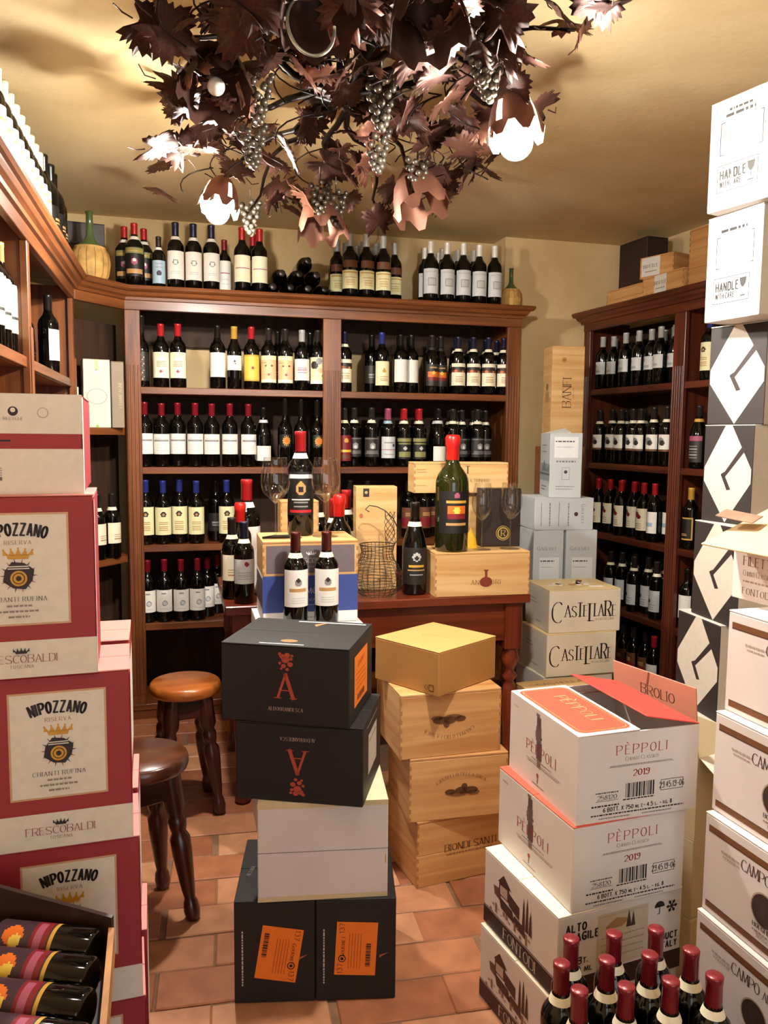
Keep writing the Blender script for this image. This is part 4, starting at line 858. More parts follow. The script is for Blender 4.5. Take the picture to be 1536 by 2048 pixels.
# ---- grey cartons in front of the right cabinet
GR = 'B9BDBE'
gx, gy = 1.72, 3.36
for lab, x, y, z, yaw, w, d, h in (('plain carton on the floor under the grey cartons', 1.70, 3.42, 0, -14, .30, .27, .31), ('second plain carton under the grey cartons', 1.70, 3.42, .3105, -14, .30, .27, .30)):
    carton(lab, x, y, z, yaw, w, d, h, 'B8AE9C')
def greyart(b, kind):
    P = pr(b, 'F'); w, h = b.w, b.h; c = '6E7074'
    if kind == 0:
        P.rect(.02, h*.62, w-.02, h*.94, 'D8DADA', 'paper_sticker').layer(); P.fine(.025, w*.75, h*.86, .006, '4A4C50'); P.fine(.03, w-.04, h*.78, .002, c); P.fine(.03, w*.8, h*.55, .007, c, seed=4)
        P.frame(w*.38, h*.28, w*.62, h*.47, .0015, c, 'emblem'); P.disc(w*.5, h*.40, .008, '3A3C40'); P.fine(.03, w-.03, h*.17, .003, c, seed=6); P.fine(.03, w-.04, h*.13, .003, c, seed=7)
        Q = pr(b, 'L'); d = b.d; Q.rect(.0, h*.25, d, h*.52, '8E979C', 'emblem').layer(); Q.rect(.0, h*.34, d, h*.37, '5E666A', 'emblem'); Q.poly([(.04, h*.4), (.10, h*.58), (.15, h*.42), (.2, h*.5), (d-.01, h*.4)], '707A7E', 'emblem'); Q.fine(.05, .15, h*.7, .004, c); Q.fine(.05, .15, h*.8, .004, c); Q.fine(.04, .16, h*.15, .005, c, seed=3); Q.fine(.04, .12, h*.1, .005, c, seed=5); Q.done()
    elif kind == 1:
        for k, u in enumerate((.03, .07, .115, .16)): P.fine(.02, h-.02, u, .005 if k % 2 else .003, c, seed=k, rot90=True)
        P.text('Gagliole', w-.06, h*.5, .018, '5A4A44', rot=-90, weight=.1); P.disc(w-.085, h*.5, .010, '4A302C')
    else:
        P.text('Gagliole', w*.45, h*.72, .018, '3A3C40', weight=.1); P.rect(.03, h*.3, w-.02, h*.62, 'D2D4D4', 'paper_sticker').layer(); P.fine(.035, w*.7, h*.56, .006, '3A3C40'); P.fine(.04, w-.05, h*.48, .002, c)
    P.done()
b = carton('grey carton with printed address, left of the lower grey pair', 1.585, 3.40, .6110, -8, .145, .25, .335, GR, 'C9CCCC'); greyart(b, 2)
b = carton('grey carton with sticker, right of the lower grey pair', 1.738, 3.375, .6110, -8, .150, .25, .335, GR, 'C9CCCC'); greyart(b, 2)
b = carton('grey carton lying flat with sideways lettering under the top grey carton', 1.585, 3.395, .9465, -6, .285, .25, .150, GR, 'C9CCCC'); greyart(b, 1)
b = carton('topmost grey carton with landscape print and one flap lifted', 1.66, 3.41, 1.0970, -14, .15, .22, .30, GR, 'C9CCCC'); greyart(b, 0)
f = MB().box(-.10, -.0015, 0, 0, .10, .003).build('lifted_flap', mat('C9CCCC', .6), b.o); f.location = (.03, -.06, .302); f.rotation_euler = (math.radians(12), math.radians(-14), 0)
# ---- tall wooden case with brass screws on brown cartons
for k, (h, lab) in enumerate(((.45, 'tall brown carton on the floor in the corner by the cabinet'), (.45, 'middle brown carton in the corner by the cabinet'), (.428, 'brown carton carrying the tall wooden case'))):
    carton(lab, 1.79, 3.70, (0, .4505, .901)[k], -8, .19, .22, h, '8A5A38', '9A6A44')
b = crate('tall upright wooden case with brass screws and vertical brand lettering', 1.80, 3.70, 1.3295, -8, .165, .14, .50, PINE, lid=False, joints=False)
P = pr(b, 'F'); P.lift = .0012; P.text('BANFI', .10, .27, .044, '5A3A22', rot=90, weight=.1, track=.12); P.text('CASTELLO', .062, .28, .010, '7A5A3A', rot=90, track=.2); P.text('MONTALCINO', .115, .27, .006, '7A5A3A', rot=90)
for v in (.08, .43): P.disc(.06, v, .013, 'A87A2C', 'brass_screw'); P.layer().rect(.053, v-.0015, .067, v+.0015, '5A3A12', 'brass_screw')
P.done(); P = pr(b, 'L'); P.lift = .0012; P.disc(.07, .25, .03, 'A88458', 'emblem'); P.disc(.07, .30, .018, '8A6A44', 'emblem'); P.done()
MB().box(-.08, -.065, .49, .08, .065, .499).build('top_panel', PINE[0], b.o)
# ---- boxes on top of the cabinets
RT0 = 2.0705
def rtop(kind, label, along, into, w, d, h, z=0, dyaw=0, W=PINE2, **k):
    p = RA+RE*along+RN*into
    if kind == 'crate': return crate(label, p.x, p.y, RT0+z, RYAW+dyaw, w, d, h, W, **k)
    return carton(label, p.x, p.y, RT0+z, RYAW+dyaw, w, d, h, W)
rtop('crate', 'long low pine crate at the far end on the right cabinet', .10, .03, .33, .25, .095, W=PINE2, planks=2)
rtop('carton', 'dark brown box standing behind the pine crates near the ceiling', .115, .09, .235, .13, .245, .0957, 0, '2E1A16')
b = rtop('crate', 'pine box with white label lying on the right cabinet', .46, -.01, .30, .28, .10, W=PINE2)
P = pr(b, 'F'); P.rect(.09, .012, .18, .095, 'D8D4CC', 'paper_sticker').layer(); P.text('BOTTLE', .135, .05, .016, '4A4440', serif=False, weight=.18); P.fine(.1, .17, .03, .004, '6A6460'); P.done()
b = rtop('crate', 'upper pine box with white label end on the right cabinet', .42, .0, .20, .26, .105, .1007, 14, W=PINE2)
P = pr(b, 'F'); P.rect(.01, .01, .12, .10, 'D8D4CC', 'paper_sticker').layer(); P.text('BOTTLE', .065, .05, .016, '4A4440', serif=False, weight=.18); P.fine(.03, .1, .03, .004, '6A6460'); P.done()
rtop('crate', 'tall pine case stack partly hidden by the white cartons', .78, .0, .30, .28, .26, W=PINE2, planks=3)
for k in range(3):
    carton(('dark grey carton on the corner top behind the straw flask', 'middle dark grey carton behind the straw flask', 'topmost dark grey carton behind the straw flask')[k], -.525, 4.02, T0+.1*k, 8, .20, .18, .0995, '4A4644')
# white and taupe gift boxes in the corner cabinet
b = carton('white gift box with oval emblem in the corner cabinet', -.415, 3.83, 1.4005, 12, .115, .10, .305, 'C6C6B6', name='gift_box')
P = pr(b, 'F')
for r, c in ((.044, '8A8E82'), (.041, 'C6C6B6')): P.disc(.057, .14, r, c, 'emblem', 24, .8); P.layer()
P.text('Perrier', .057, .135, .016, 'A8ACA0', weight=.08); P.rect(.05, .255, .062, .305, 'A8C078', 'ribbon'); P.disc(.057, .25, .012, 'C9CCBE'); P.rect(.05, 0, .062, .012, '8AB048', 'ribbon'); P.done()
b = carton('taupe gift box beside the white gift box in corner cabinet', -.298, 3.857, 1.4005, 12, .055, .10, .30, '8A7A66', name='gift_box')
P = pr(b, 'F'); P.text('CHAMPAGNE', .045, .15, .014, 'C0B29A', rot=90, weight=.1); P.done()
# ------------------------------------------------------------------ table
TZ = .760; TX0, TX1, TY0, TY1 = .148, 1.335, 2.875, 3.50
t = thing('display_table', 'dark red brown wooden table with turned legs in front of back cabinet', 'table', ((TX0+TX1)/2, (TY0+TY1)/2, 0))
hx, hy = (TX1-TX0)/2, (TY1-TY0)/2
for i in range(3): MB().box(-hx, -hy+i*(2*hy/3), TZ-.035, hx, -hy+(i+1)*(2*hy/3)-.0008, TZ, .004).build('top_plank', MAHOG[0], t)
MB().box(-hx+.06, -hy+.035, TZ-.19, hx-.06, -hy+.055, TZ-.0355).build('apron', MAHOG[0], t)
MB().box(-hx+.06, hy-.055, TZ-.19, hx-.06, hy-.035, TZ-.0355).build('apron', MAHOG[0], t)
for s_ in (-1, 1): MB().box(s_*(hx-.055)-.01, -hy+.09, TZ-.19, s_*(hx-.055)+.01, hy-.09, TZ-.0355).build('apron', MAHOG[1], t)
legp = [(.020, 0), (.028, .01), (.030, .05), (.022, .07), (.018, .10), (.024, .20), (.031, .33), (.026, .38), (.018, .40), (.034, .42), (.018, .44), (.022, .455), (.040, .49), (.030, .52), (.030, .535)]
for sx in (-1, 1):
    for sy in (-1, 1):
        M = Matrix.Translation((sx*(hx-.06), sy*(hy-.055), 0))
        MB().lathe(legp, 16, 0, M).box(-.036, -.036, .5355, .036, .036, TZ-.0356, .003, 0, M).build('leg', MAHOG[2], t)
# ------------------------------------------------------------------ stools
def stool(label, cx, cy, topz, r, a0, W):
    t = thing('wooden_stool', label, 'stool', (cx, cy, 0), a0)
    MB().lathe([(.0005, topz-.045), (r*.85, topz-.045), (r*.97, topz-.040), (r, topz-.030), (r, topz-.016), (r*.975, topz-.006), (r*.93, topz), (.0005, topz)], 40).build('seat', W, t)
    MB().box(-r*.62, -r*.62, topz-.12, r*.62, r*.62, topz-.0455, .004).build('seat_frame', DARKW[0], t)
    L = math.hypot(topz-.05, .07); prof = [(.014, 0), (.020, .006), (.023, .03), (.020, .055), (.015, .065), (.019, .09), (.028, .20), (.0285, .245), (.020, .262), (.024, .275), (.026, .30), (.020, .315), (.030, .335), (.030, L)]
    for i in range(4):
        a = math.pi/4+i*math.pi/2; top = Vector((math.cos(a)*r*.62, math.sin(a)*r*.62, topz-.05)); bot = Vector((math.cos(a)*r*1.12, math.sin(a)*r*1.12, 0))
        z = (top-bot).normalized(); q = Vector((0, 0, 1)).rotation_difference(z).to_matrix().to_4x4(); q.translation = bot
        MB().lathe(prof, 14, 0, q).build('leg', DARKW[2], t)
stool('round wooden stool with a lit orange-brown seat near the back cabinet', .006, 2.94, .48, .128, 10, STOOLTOP)
p = uz(282, 1508, .48); stool('round dark wooden stool beside the red carton stack', p.x, p.y, .48, .13, 25, wood('3E1C0E', '5E3018', 0, .25, 1, .5))
# ------------------------------------------------------------------ things on the table and display boxes
TB = TZ+.0005
def at(kind, px, y, z, label, s=1, group=None, face=0): bottle(kind, (uy(px, 1100, y).x, y, z), label, group, face, s)
at('crestpale', 591, 2.525, ZS, 'wine bottle with pale crest label before the blue carton', 1.05, 'pale crest bottles', 0)
at('crestpale', 653, 2.525, ZS, 'wine bottle with pale crest label before the blue carton', 1.05, 'pale crest bottles', 0)
at('nipmag', 601, 2.76, ZD, 'large black bottle with arched white lettering between two wine glasses', 1.20)
at('gallo', 488, 2.94, TB, 'bottle with silver label and dark capsule at the table corner', 1.0)
at('navycream', 464, 3.035, TB, 'dark bottle with cream label behind the silver-label bottle', 1.02)
at('waxred', 481, 3.15, TB, 'bottle with bright red wax top behind the table-corner bottles', 1.15)
at('bigred', 494, 3.28, TB, 'large red-capped bottle with white painted label on the table', 1.45)
at('bigred', 668, 3.13, TB, 'red-capped bottle behind the right wine glass on the blue stack', 1.22)
at('waxred', 678, 3.01, TB, 'red wax bottle close to the wire jug', 1.28)
at('bigred', 692, 3.27, TB, 'large dark red-capped bottle half behind the wire jug', 1.30)
at('navycream', 636, 3.29, TB, 'dark bottle with cream label seen between the wine glasses', 1.25)
at('blackgold', 829, 2.985, TB, 'stout black bottle with gold lettering standing before the tall pine case', 1.20)
crate('small pine box at the far left of the table', .165, 3.375, TB, 0, .11, .12, .115, PINE2)
crate('upright pine box behind the left wine glass', .375, 3.10, TB, 0, .15, .10, .36, PINE2)
b = crate('tall upright pine case with a small black seal on the table', .672, 3.085, TB, -5, .165, .09, .415, PINE, lid=False, joints=False)
P = pr(b, 'F'); P.lift = .0012; P.rect(.028, .375, .052, .408, '1E1410', 'black_seal').layer(); P.disc(.04, .392, .006, 'A8905A'); P.rect(.07, .388, .10, .390, 'A87A48', 'finger_notch'); P.disc(.02, .30, .007, 'A8583A', 'wood_knot', 10, 1.3); P.done()
MB().box(-.0825, -.034, .405, .0825, .045, .415).build('top_panel', PINE[0], b.o)
ax = uy(868, 1150, 2.90).x; AH = .172
b = crate('branded pine crate at the table edge carrying the red wax bottle', ax, 2.885, TB, -2, .385, .21, AH, PINE)
P = pr(b, 'F'); P.lift = .0012; P.text('ANTINORI', .205, .045, .018, '6A3A22', track=.3, weight=.1); P.layer(); P.disc(.205, .055, .026, '7A2E20', 'emblem', 20, .75); P.rect(.200, .07, .210, .10, '7A2E20', 'emblem'); P.rect(.196, .098, .214, .103, '7A2E20', 'emblem'); P.done()
ZA = TB+AH+.0005
at('wax', 902, 2.945, ZA, 'tall green-glass bottle with bright red wax top on the branded crate', 1.47)
b = carton('black gift box with a round gold seal behind two wine glasses', uy(963, 1000, 3.02).x, 3.015, ZA, -4, .165, .075, .235, '2A1D1A', name='gift_box')
P = pr(b, 'F'); P.disc(.092, .055, .030, 'C0A050').layer().disc(.092, .055, .0275, '1A1412').layer().disc(.092, .055, .024, 'C0A050').layer().disc(.092, .055, .019, '2A201A').layer().text('R', .092, .043, .024, 'C0A050', weight=.16); P.done()
for k, x in enumerate((.975,)):
    crate('upright pine case behind the red wax bottle on the table', uy(920, 1000, 3.13).x, 3.12, TB, 0, .09, .10, .385, PINE)
crate('upright pine case supporting the flat pine box on the table', uy(985, 1000, 3.13).x, 3.12, TB, 0, .11, .10, .385, PINE)
b = crate('long flat pine box lying across the upright pine cases', uy(829, 950, 3.10).x, 3.105, TB+.386, -3, .40, .11, .125, PINE)
P = pr(b, 'F'); P.lift = .0012; P.text('T', .225, .08, .03, '4A3018', weight=.16); P.text('TENUTA TRINORO', .25, .045, .012, '5A4020', track=.18); P.fine(.01, .05, .085, .002, '8A6A3A'); P.fine(.01, .05, .095, .002, '8A6A3A', seed=4); P.fine(.01, .05, .03, .002, '8A6A3A', seed=5); P.done()
def wineglass(label, x, y, z, h, R, group=None):
    t = thing('wine_glass', label, 'glass', (x, y, z), 0, group); k = h; th = .0011
    outer = [(.0005, .0030), (.034, .0018), (.035, .0005), (.034, 0), (.0005, 0)]
    foot = [(.0005, 0), (R*.86, 0), (R*.87, .0012), (R*.5, .003), (.006, .006), (.0036, .012), (.0033, k*.40), (.0045, k*.43), (.0005, k*.432)]
    MB().lathe(foot, 28).build('foot_and_stem', CLEAR, t)
    b0 = k*.4325; H_ = k-b0
    prof = [(.004, 0), (.018, .012), (.55*R+.005, .10*H_+.012), (.86*R, .27*H_), (R, .45*H_), (.98*R, .6*H_), (.86*R, .82*H_), (.76*R, H_)]
    inn = [(max(r-th, .0008), z_+th*.5) for r, z_ in prof]
    P = [(.0005, 0)]+prof+[(.76*R+.0006, H_+.0008), (.76*R-th, H_), ]
    MB().lathe([(r, b0+z_) for r, z_ in P], 32).build('bowl', CLEAR, t)
wineglass('wine glass with wide bowl left of the large black bottle', uy(551, 980, 2.70).x, 2.70, ZD, .270, .051)
wineglass('wine glass with wide bowl right of the large black bottle', uy(651, 980, 2.70).x, 2.70, ZD, .270, .051)
wineglass('tulip wine glass beside the red wax bottle on the crate', uy(965, 1000, 2.945).x, 2.945, ZA, .262, .042)
wineglass('tulip wine glass at the right end of the branded crate', uy(1022, 1000, 2.945).x, 2.945, ZA, .262, .046)
# corkscrew and a cork on the display box
t = thing('corkscrew', 'small dark folded corkscrew lying on the display box', 'corkscrew', (uy(560, 1070, 2.66).x, 2.66, ZD), 10)
MB().tube([(-.06, 0, .006), (-.02, .003, .008), (.03, 0, .007), (.06, -.004, .006)], [.004, .0062, .006, .003], 8).build('handle', IRON, t); MB().tube([(.03, -.012, .004), (.07, -.02, .004)], .003, 6).build('lever', mat('A8A8A8', .3, .9), t)
o = tag(MB().add(*(lambda n: ([(.055*math.cos(a)*(1+.25*math.sin(3*a)), .045*math.sin(a), .002+.018*abs(math.sin(2.3*a))) for a in [6.2832*i/n for i in range(n)]]+[(0, 0, .045), (.0, 0, .0)], [(i, (i+1) % n, n) for i in range(n)]+[((i+1) % n, i, n+1) for i in range(n)]))(18)).build('crumpled_cloth', mat('C8C4BC', .7)), 'crumpled white wrapping paper beside the display boxes', 'paper'); o.location = (uy(520, 1040, 3.08).x, 3.07, TB+0); o.scale = (.9, .8, 5.2)
o = tag(MB().add(*(lambda n: ([(.032*math.cos(a), .02*math.sin(a), 0) for a in [6.2832*i/n for i in range(n)]]+[(.022*math.cos(a)*(1+.2*math.sin(4*a)), .014*math.sin(a), .035) for a in [6.2832*i/n for i in range(n)]]+[(-.004, 0, .085), (0, 0, 0)], [(i, (i+1) % n, n+(i+1) % n, n+i) for i in range(n)]+[(n+i, n+(i+1) % n, 2*n) for i in range(n)]+[((i+1) % n, i, 2*n+1) for i in range(n)]))(16)).build('yellow_ribbon', mat('E0B020', .5)), 'folded yellow ribbon beside the red wax bottle', 'ribbon'); o.location = (uy(943, 1080, 3.0).x-.004, 2.992, ZA); o.scale = (.85, .6, 1)
# wire jug
jx = uy(755, 1100, 2.96).x
t = thing('wire_jug', 'bulbous wire mesh jug with curled handle on the table', 'basket', (jx, 2.965, TB), 0)
WIRE = mat('3A342C', .4, .7, .1, 30)
jp = [(.055, .002), (.085, .02), (.10, .055), (.098, .09), (.083, .12), (.066, .145), (.060, .17), (.066, .20)]
def jr(z):
    for (r0, z0), (r1, z1_) in zip(jp, jp[1:]):
        if z0 <= z <= z1_: return r0+(r1-r0)*(z-z0)/(z1_-z0)
    return jp[-1][0]
mb = MB(); mb2 = MB()
for i in range(26):
    a = 6.2832*i/26; mb.tube([(r*math.cos(a), r*math.sin(a), z) for r, z in jp], .0009, 4)
for k in range(17):
    z = .004+.0116*k; r = jr(z); mb2.tube([(r*math.cos(6.2832*i/28), r*math.sin(6.2832*i/28), z+.002*math.sin(i*1.3+k)) for i in range(29)], .0008, 4)
mb.build('upright_wires', WIRE, t); mb2.build('ring_wires', WIRE, t)
MB().tube([(jr(.2)*math.cos(6.2832*i/28)*1.02, jr(.2)*math.sin(6.2832*i/28)*1.02, .2) for i in range(29)], .002, 6).build('rim', WIRE, t)
MB().tube([(.066, 0, .195), (.085, -.005, .225), (.08, -.01, .26), (.06, -.01, .30), (.03, 0, .33), (0, .01, .345), (-.03, .01, .35), (-.045, .01, .335), (-.03, .01, .325)], .0022, 6).build('handle', WIRE, t)
mb = MB(); r_ = random.Random(5)
for k in range(7): mb.tube([(.05+.02*math.sin(k+j*.9), .012*math.cos(k*2+j), .20+.021*j) for j in range(7)], .0012, 5)
mb.build('curled_wires', WIRE, t)
# straw flasks
def flask(label, x, y, z, s):
    t = thing('straw_flask', label, 'flask', (x, y, z), 20); t.scale = (s, s, s)
    MB().lathe([(.0005, .004), (.055, .002), (.075, .03), (.083, .075), (.078, .12), (.058, .155), (.032, .18), (.019, .20), (.0155, .23), (.015, .30), (.0175, .302), (.0175, .312), (.0005, .312)], 24).build('glass_body', mat('4A5A34', .08, 0, 0, 1, 0, .4), t)
    st = mat('B98F4E', .75, 0, .3, 22, .4); n = 14
    for i in range(n):
        a = 6.2832*i/n; w_ = 6.2832/n*.47
        mb = MB(); pr_ = [(.060, .0), (.0785, .028), (.0865, .075), (.082, .12), (.066, .148)]; vs = []
        for r, z_ in pr_:
            for q in (-1, 0, 1): rr = r+(.0025 if q == 0 else 0); vs.append((rr*math.cos(a+q*w_), rr*math.sin(a+q*w_), z_))
        mb.add(vs, [(j*3+q, j*3+q+1, j*3+q+4, j*3+q+3) for j in range(4) for q in range(2)], 0, True); mb.build('straw_band', st, t)
    MB().tube([(.066*math.cos(6.2832*i/24), .066*math.sin(6.2832*i/24), .008) for i in range(25)], .009, 6).build('straw_ring', st, t)
    MB().tube([(.064*math.cos(6.2832*i/24), .064*math.sin(6.2832*i/24), .150) for i in range(25)], .005, 6).build('straw_ring', st, t)
p = uz(160, 549, T0); flask('straw-covered green wine flask on the corner of the left cabinets', -.375, 3.86, T0, .98)
flask('straw-covered green wine flask at the right end of the back cabinet', 1.715, 4.045, T0, .70)
# ------------------------------------------------------------------ bottles in the foreground, bottom right
FT = [(1142.7, 1875), (1228.5, 1865.6), (1312.5, 1856), (1123.6, 1924.7), (1214, 1917), (1300, 1907.5), (1383, 1898), (1159, 1978), (1253, 1970.5), (1342, 1959), (1429.6, 1949.5)]
FZ = .465-.273
for k, (px, py) in enumerate(FT):
    p = uz(px, py, .465); bottle('frontred', (p.x, p.y, FZ+.0005), 'wine-red-capped bottle standing in the open carton by the farmhouse-print cartons', 'bottles in the open carton', -20, .91)
c0 = uz(1275, 1930, .50)
b = Box(); b.o = thing('bottle_carton', 'low open cardboard tray holding the wine-red-capped bottles', 'box', (.765, 1.165, 0), -3)
MB().box(-.19, -.13, 0, .19, .155, FZ, .002).build('carton_base', mat('B08A5C', .7, 0, .08, 8), b.o)
for q in ((-.19, -.13, FZ, .19, -.126, FZ+.05), (-.19, .151, FZ, .19, .155, FZ+.05), (-.19, -.126, FZ, -.186, .151, FZ+.05), (.186, -.126, FZ, .19, .151, FZ+.05)): MB().box(*q).build('carton_side', mat('B08A5C', .7, 0, .08, 8), b.o)
# ------------------------------------------------------------------ wooden case with lying bottles, bottom left
CY_ = -21.7; t = thing('open_wooden_case', 'dark open wooden case holding lying bottles beside the red cartons', 'crate', (-.369, 1.197, .526), CY_)
MT = Matrix.Translation((-.369, 1.197, .526)) @ Matrix.Rotation(math.radians(CY_), 4, 'Z')
DW = wood('1E0E0A', '3A1E14', 0, .5)
MB().prism([(-.16, .20), (.185, .20), (.335, -.155), (-.10, -.155)], -.012, 0).build('base_board', DW, t)
MB().add([(-.16, y, z) for y in (.192, .20) for z in (.0005, .13)]+[(.192, y, z) for y in (.192, .20) for z in (.0005, .066)], [(0, 1, 5, 4), (2, 6, 7, 3), (0, 2, 3, 1), (4, 5, 7, 6), (1, 3, 7, 5), (0, 4, 6, 2)]).build('back_board', DW, t)
MB().prism([(.187, .1915), (.197, .1915), (.347, -.155), (.337, -.155)], .0005, .05).build('end_board', wood('8A5A30', 'B8844C', 1, .6), t)
KINDS['lying'] = ('bord', 'dark', None, [LB(.07, .185, '3A2430', (R_, 0, 0, 1, .05, 'gold'), (R_, .1, .08, .9, .36, 'wine'), (R_, .3, .18, .8, .30, 'pink'), (D_, .5, .68, .17, 'orange'), (D_, .42, .62, .1, 'yellow'), arc=170)])
for k in range(5):
    o = bottle('lying', (0, 0, 0), 'dark bottle with red and orange label lying in the wooden case', 'bottles lying in the wooden case', 0, .87)
    o.matrix_world = MT @ Matrix.Translation((.183+.028*k, .155-.066*k, .0335)) @ Matrix.Rotation(math.radians(-90), 4, 'Y') @ Matrix.Rotation(math.radians(55), 4, 'Z') @ Matrix.Scale(.87, 4)
s_ = thing('wine_carton', 'dark carton under the open wooden case', 'box', (-.369, 1.197, 0), CY_)
MB().box(-.10, -.14, 0, .19, .18, .5135, .003).build('carton_body', mat('3A2A22', .7, 0, .1, 8), s_)
# ------------------------------------------------------------------ vine chandelier
CX, CY = .44, 2.22
ch = thing('vine_chandelier', 'large wrought iron grapevine chandelier with copper leaves and lit lamps', 'chandelier', (CX, CY, ZC)); CO = Vector((CX, CY, ZC))
def L(p): return Vector(p)-CO
def leafmesh(seed, mt):
    r = random.Random(seed); n = 44; pts = []
    for i in range(n):
        a = 6.2832*i/n; l = .62+.30*abs(math.cos(2.5*(a-math.pi/2)))**.8
        if abs(a-1.5*math.pi) < .3: l *= .45
        l *= (1.06 if i % 2 else .86)*r.uniform(.93, 1.07); pts.append((l*math.cos(a)*.92, l*math.sin(a)))
    vs = []
    cz = lambda x, y: .10*math.sin(x*3+seed)-.16*(x*x+y*y)+.06*abs(x)*2+.05*math.sin(5*y+seed)
    for s in (0, .012):
        vs.append((0, 0, cz(0, 0)+s))
        for k in (.5, 1):
            for x, y in pts: vs.append((x*k, y*k, cz(x*k, y*k)+s))
    f = []; m_ = 2*n+1
    for i in range(n):
        j = (i+1) % n
        f += [(0, 1+j, 1+i), (1+i, 1+j, 1+n+j, 1+n+i), (m_, m_+1+i, m_+1+j), (m_+1+j, m_+1+i, m_+1+n+i, m_+1+n+j), (1+n+i, 1+n+j, m_+1+n+j, m_+1+n+i)]
    mb = MB(); mb.add(vs, f, 0, True)
    mb.tube([(0, -.55, cz(0, -.55)+.006), (0, -.9, cz(0, -.9)+.02), (.05, -1.2, .05)], .022, 5)
    return mb.mesh('leaf', mt)
LEAVES = [leafmesh(i, (COPPER, COPPER, COPPER2, COPPER)[i % 4]) for i in range(8)]
def leaf(px, py, z, size, rx=None, rz=None):
    p = L(uz(px, py, z)); o = link('leaf', rnd.choice(LEAVES), ch, p, (math.radians(rnd.uniform(-65, 65) if rx is None else rx), math.radians(rnd.uniform(-45, 45)), math.radians(rnd.uniform(0, 360) if rz is None else rz))); o.scale = (size,)*3
explicit = [(300, 50), (335, 62), (400, 40), (345, 185), (375, 200), (320, 290), (350, 300), (335, 330), (325, 390), (410, 250), (450, 215), (470, 60), (540, 20), (560, 100), (600, 130), (545, 330), (500, 300), (480, 340), (580, 300), (620, 245), (560, 380),
 (610, 390), (690, 300), (650, 330), (700, 350), (640, 390), (740, 330), (700, 400), (760, 440), (790, 430), (780, 380), (720, 260), (650, 150), (700, 60), (730, 140), (760, 40), (830, 110), (870, 150), (800, 200), (820, 240), (870, 290), (920, 300), (940, 340), (880, 350),
 (900, 60), (950, 90), (960, 40), (1000, 30), (1010, 110), (1050, 100), (1040, 170), (990, 180), (930, 170), (1130, 60), (1180, 50), (1210, 0), (1110, 30), (840, 20), (690, 10), (620, 0), (500, 10), (430, 90), (390, 130), (980, 230), (930, 240), (1070, 210), (600, 440), (880, 400), (530, 250)]
for i, (px, py) in enumerate(explicit):
    edge = px < 400 or px > 1080 or py > 420
    leaf(px+rnd.uniform(-8, 8), py+rnd.uniform(-8, 8), rnd.uniform(2.14, 2.30) if not edge else rnd.uniform(2.18, 2.28), rnd.uniform(.055, .085))
for k in range(125):
    a = rnd.uniform(0, 6.2832); rr = math.sqrt(rnd.random()); leaf(690+rr*360*math.cos(a), 190+rr*235*math.sin(a), rnd.uniform(2.16, 2.38), rnd.uniform(.045, .08))
for k in range(34):
    p = Vector((CX+rnd.uniform(-.5, .45), rnd.uniform(1.15, 1.62), rnd.uniform(2.16, 2.36))); o = link('leaf', rnd.choice(LEAVES), ch, L(p), (rnd.uniform(-1, 1), rnd.uniform(-.7, .7), rnd.uniform(0, 6.28))); o.scale = (rnd.uniform(.06, .09),)*3
# ceiling rose, stem and branches
MB().lathe([(.0005, 0), (.09, 0), (.085, -.02), (.03, -.03), (.018, -.05), (.018, -.17), (.03, -.19), (.0005, -.2)], 20).build('ceiling_stem', IRON, ch)
hub = Vector((0, 0, -.19))
ends = [uz(437, 395, 2.19), uz(1030, 225, 2.15), uz(640, 425, 2.2), uz(840, 390, 2.2), uz(430, 150, 2.25), uz(630, 30, 2.25), uz(860, 50, 2.25), uz(300, 70, 2.24), uz(1150, 60, 2.25), uz(330, 310, 2.23), uz(760, 430, 2.22), uz(500, 420, 2.22), uz(1020, 140, 2.26), Vector((.75, 1.4, 2.25)), Vector((.1, 1.35, 2.25)), Vector((.44, 1.15, 2.25))]
for e in ends:
    q = L(e); n = 9; pts = []
    for i in range(n):
        f = i/(n-1); pts.append(hub.lerp(q, f)+Vector((math.sin(f*9+q.x*7)*.022, math.cos(f*8+q.y*5)*.022, .06*math.sin(f*math.pi)+.01*math.sin(f*14)))*(1 if 0 < i < n-1 else 0))
    MB().tube(pts, [.011-.007*i/(n-1) for i in range(n)], 7).build('branch', IRON, ch)
for k in range(70):
    p = L(uz(rnd.uniform(380, 1020), rnd.uniform(20, 400), rnd.uniform(2.18, 2.33))); a = rnd.uniform(0, 6.28); rr = rnd.uniform(.02, .05); pts = [p+Vector((rr*math.cos(a+.5*i)*(1+.12*i), rr*math.sin(a+.5*i)*(1+.12*i), .012*i-.05)) for i in range(10)]
    MB().tube(pts, .0022, 5).build('tendril', IRON, ch)
def grapes(px, py, z, s=1, n=30):
    p = L(uz(px, py, z)); mb = MB(); r = random.Random(px)
    for i in range(n):
        f = i/n; a = i*2.4; rad = (.030*(1-f)**.7+.004)*s; mb.sphere((p.x+rad*math.cos(a), p.y+rad*math.sin(a), p.z-f*.11*s), .0095*s*r.uniform(.9, 1.05), 8, 5)
    mb.tube([(p.x, p.y, p.z+.05*s), (p.x, p.y, p.z-.01)], .003, 5); mb.build('grape_cluster', GRAPE, ch)
for px, py, z in ((515, 150, 2.24), (762, 165, 2.22), (835, 312, 2.2), (672, 385, 2.18), (500, 405, 2.18), (640, 365, 2.2), (978, 95, 2.22), (755, 260, 2.2), (505, 250, 2.2), (965, 60, 2.22)): grapes(px, py, z)
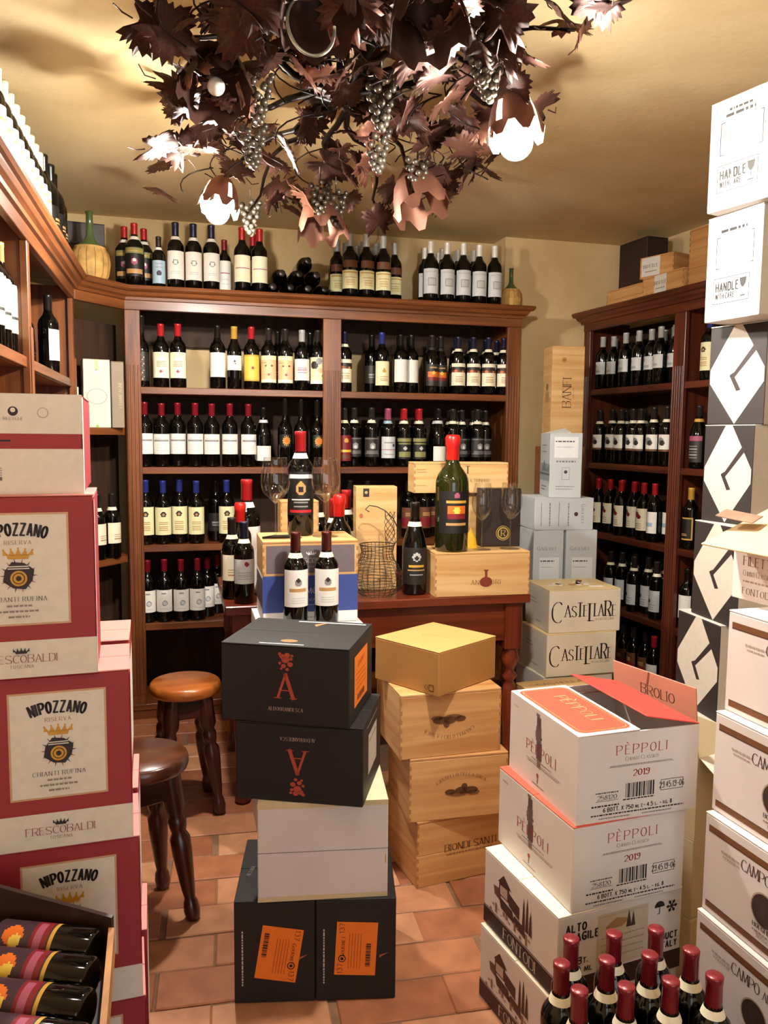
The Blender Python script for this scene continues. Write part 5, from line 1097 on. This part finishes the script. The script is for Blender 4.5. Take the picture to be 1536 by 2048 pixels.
def shade(p, direction, size, lit, bulb=True, mt=COPPER2):
    """cup of copper petals opening along direction; p = rim centre"""
    d = Vector(direction).normalized(); q = Vector((0, 0, 1)).rotation_difference(d).to_matrix().to_4x4()
    q.translation = L(p)-d*(.10*size); mb = MB(); n = 28; rows = [(.010, 0), (.028, .012), (.046, .035), (.056, .062), (.061, .085), (.066, .105)]
    vs = []
    for j, (r, z) in enumerate(rows):
        for i in range(n):
            jag = (.016*(1 if i % 4 in (1, 2) else -1)*(j == len(rows)-1)); wob = 1+.06*math.sin(i*6.2832/n*5)*(j/5)
            vs.append((r*wob*math.cos(6.2832*i/n)*size, r*wob*math.sin(6.2832*i/n)*size, (z+jag*.8)*size))
    fs = []
    for j in range(len(rows)-1):
        for i in range(n):
            if j in (2, 3) and i % 7 == 3: continue
            fs.append((j*n+i, j*n+(i+1) % n, (j+1)*n+(i+1) % n, (j+1)*n+i))
    mb.add([q @ Vector(v) for v in vs], fs, 0, True); sh = mb.build('lamp_shade', mt, ch)
    if bulb:
        c = q @ Vector((0, 0, (.120 if lit else .085)*size)); rb = (.038 if lit else .016)*size
        MB().sphere(c, rb, 20, 12).build('bulb', (BULBM if lit == 1 else BULBM2) if lit else BULBOFF, sh)
    return sh
shade(uz(437, 412, 2.10), (-.2, -.15, -1), 1.0, True)
shade(uz(1030, 268, 2.06), (.1, -.12, -1), 1.0, True)
shade(uz(645, 462, 2.06), (.05, -.25, -1), 1.3, False, False)
shade(uz(846, 418, 2.06), (.3, -.25, -1), 1.35, False, False)
shade(uz(432, 185, 2.14), (-.05, -.55, -1), 1.25, False, True, COPPER)
shade(uz(640, 40, 2.12), (.05, -.55, -.9), 1.15, False, False, COPPER)
shade(uz(860, 60, 2.12), (.1, -.45, -1), 1.15, False, False, COPPER)
for v in (Vector((.78, 1.02, 2.18)), Vector((.05, 1.10, 2.18))):
    shade(v, ((v.x-CX)*.9, -.3, -.9), 1.0, 2)
# wire hoop hanging at the front
c = L(uz(622, 50, 2.10)); MB().tube([(c.x+.042*math.cos(a)*1.0, c.y+.02*math.sin(a), c.z+.06*math.sin(a)) for a in [math.pi*.55+4.6*i/26 for i in range(27)]], .003, 6).build('wire_hoop', mat('A8A898', .35, .7), ch)
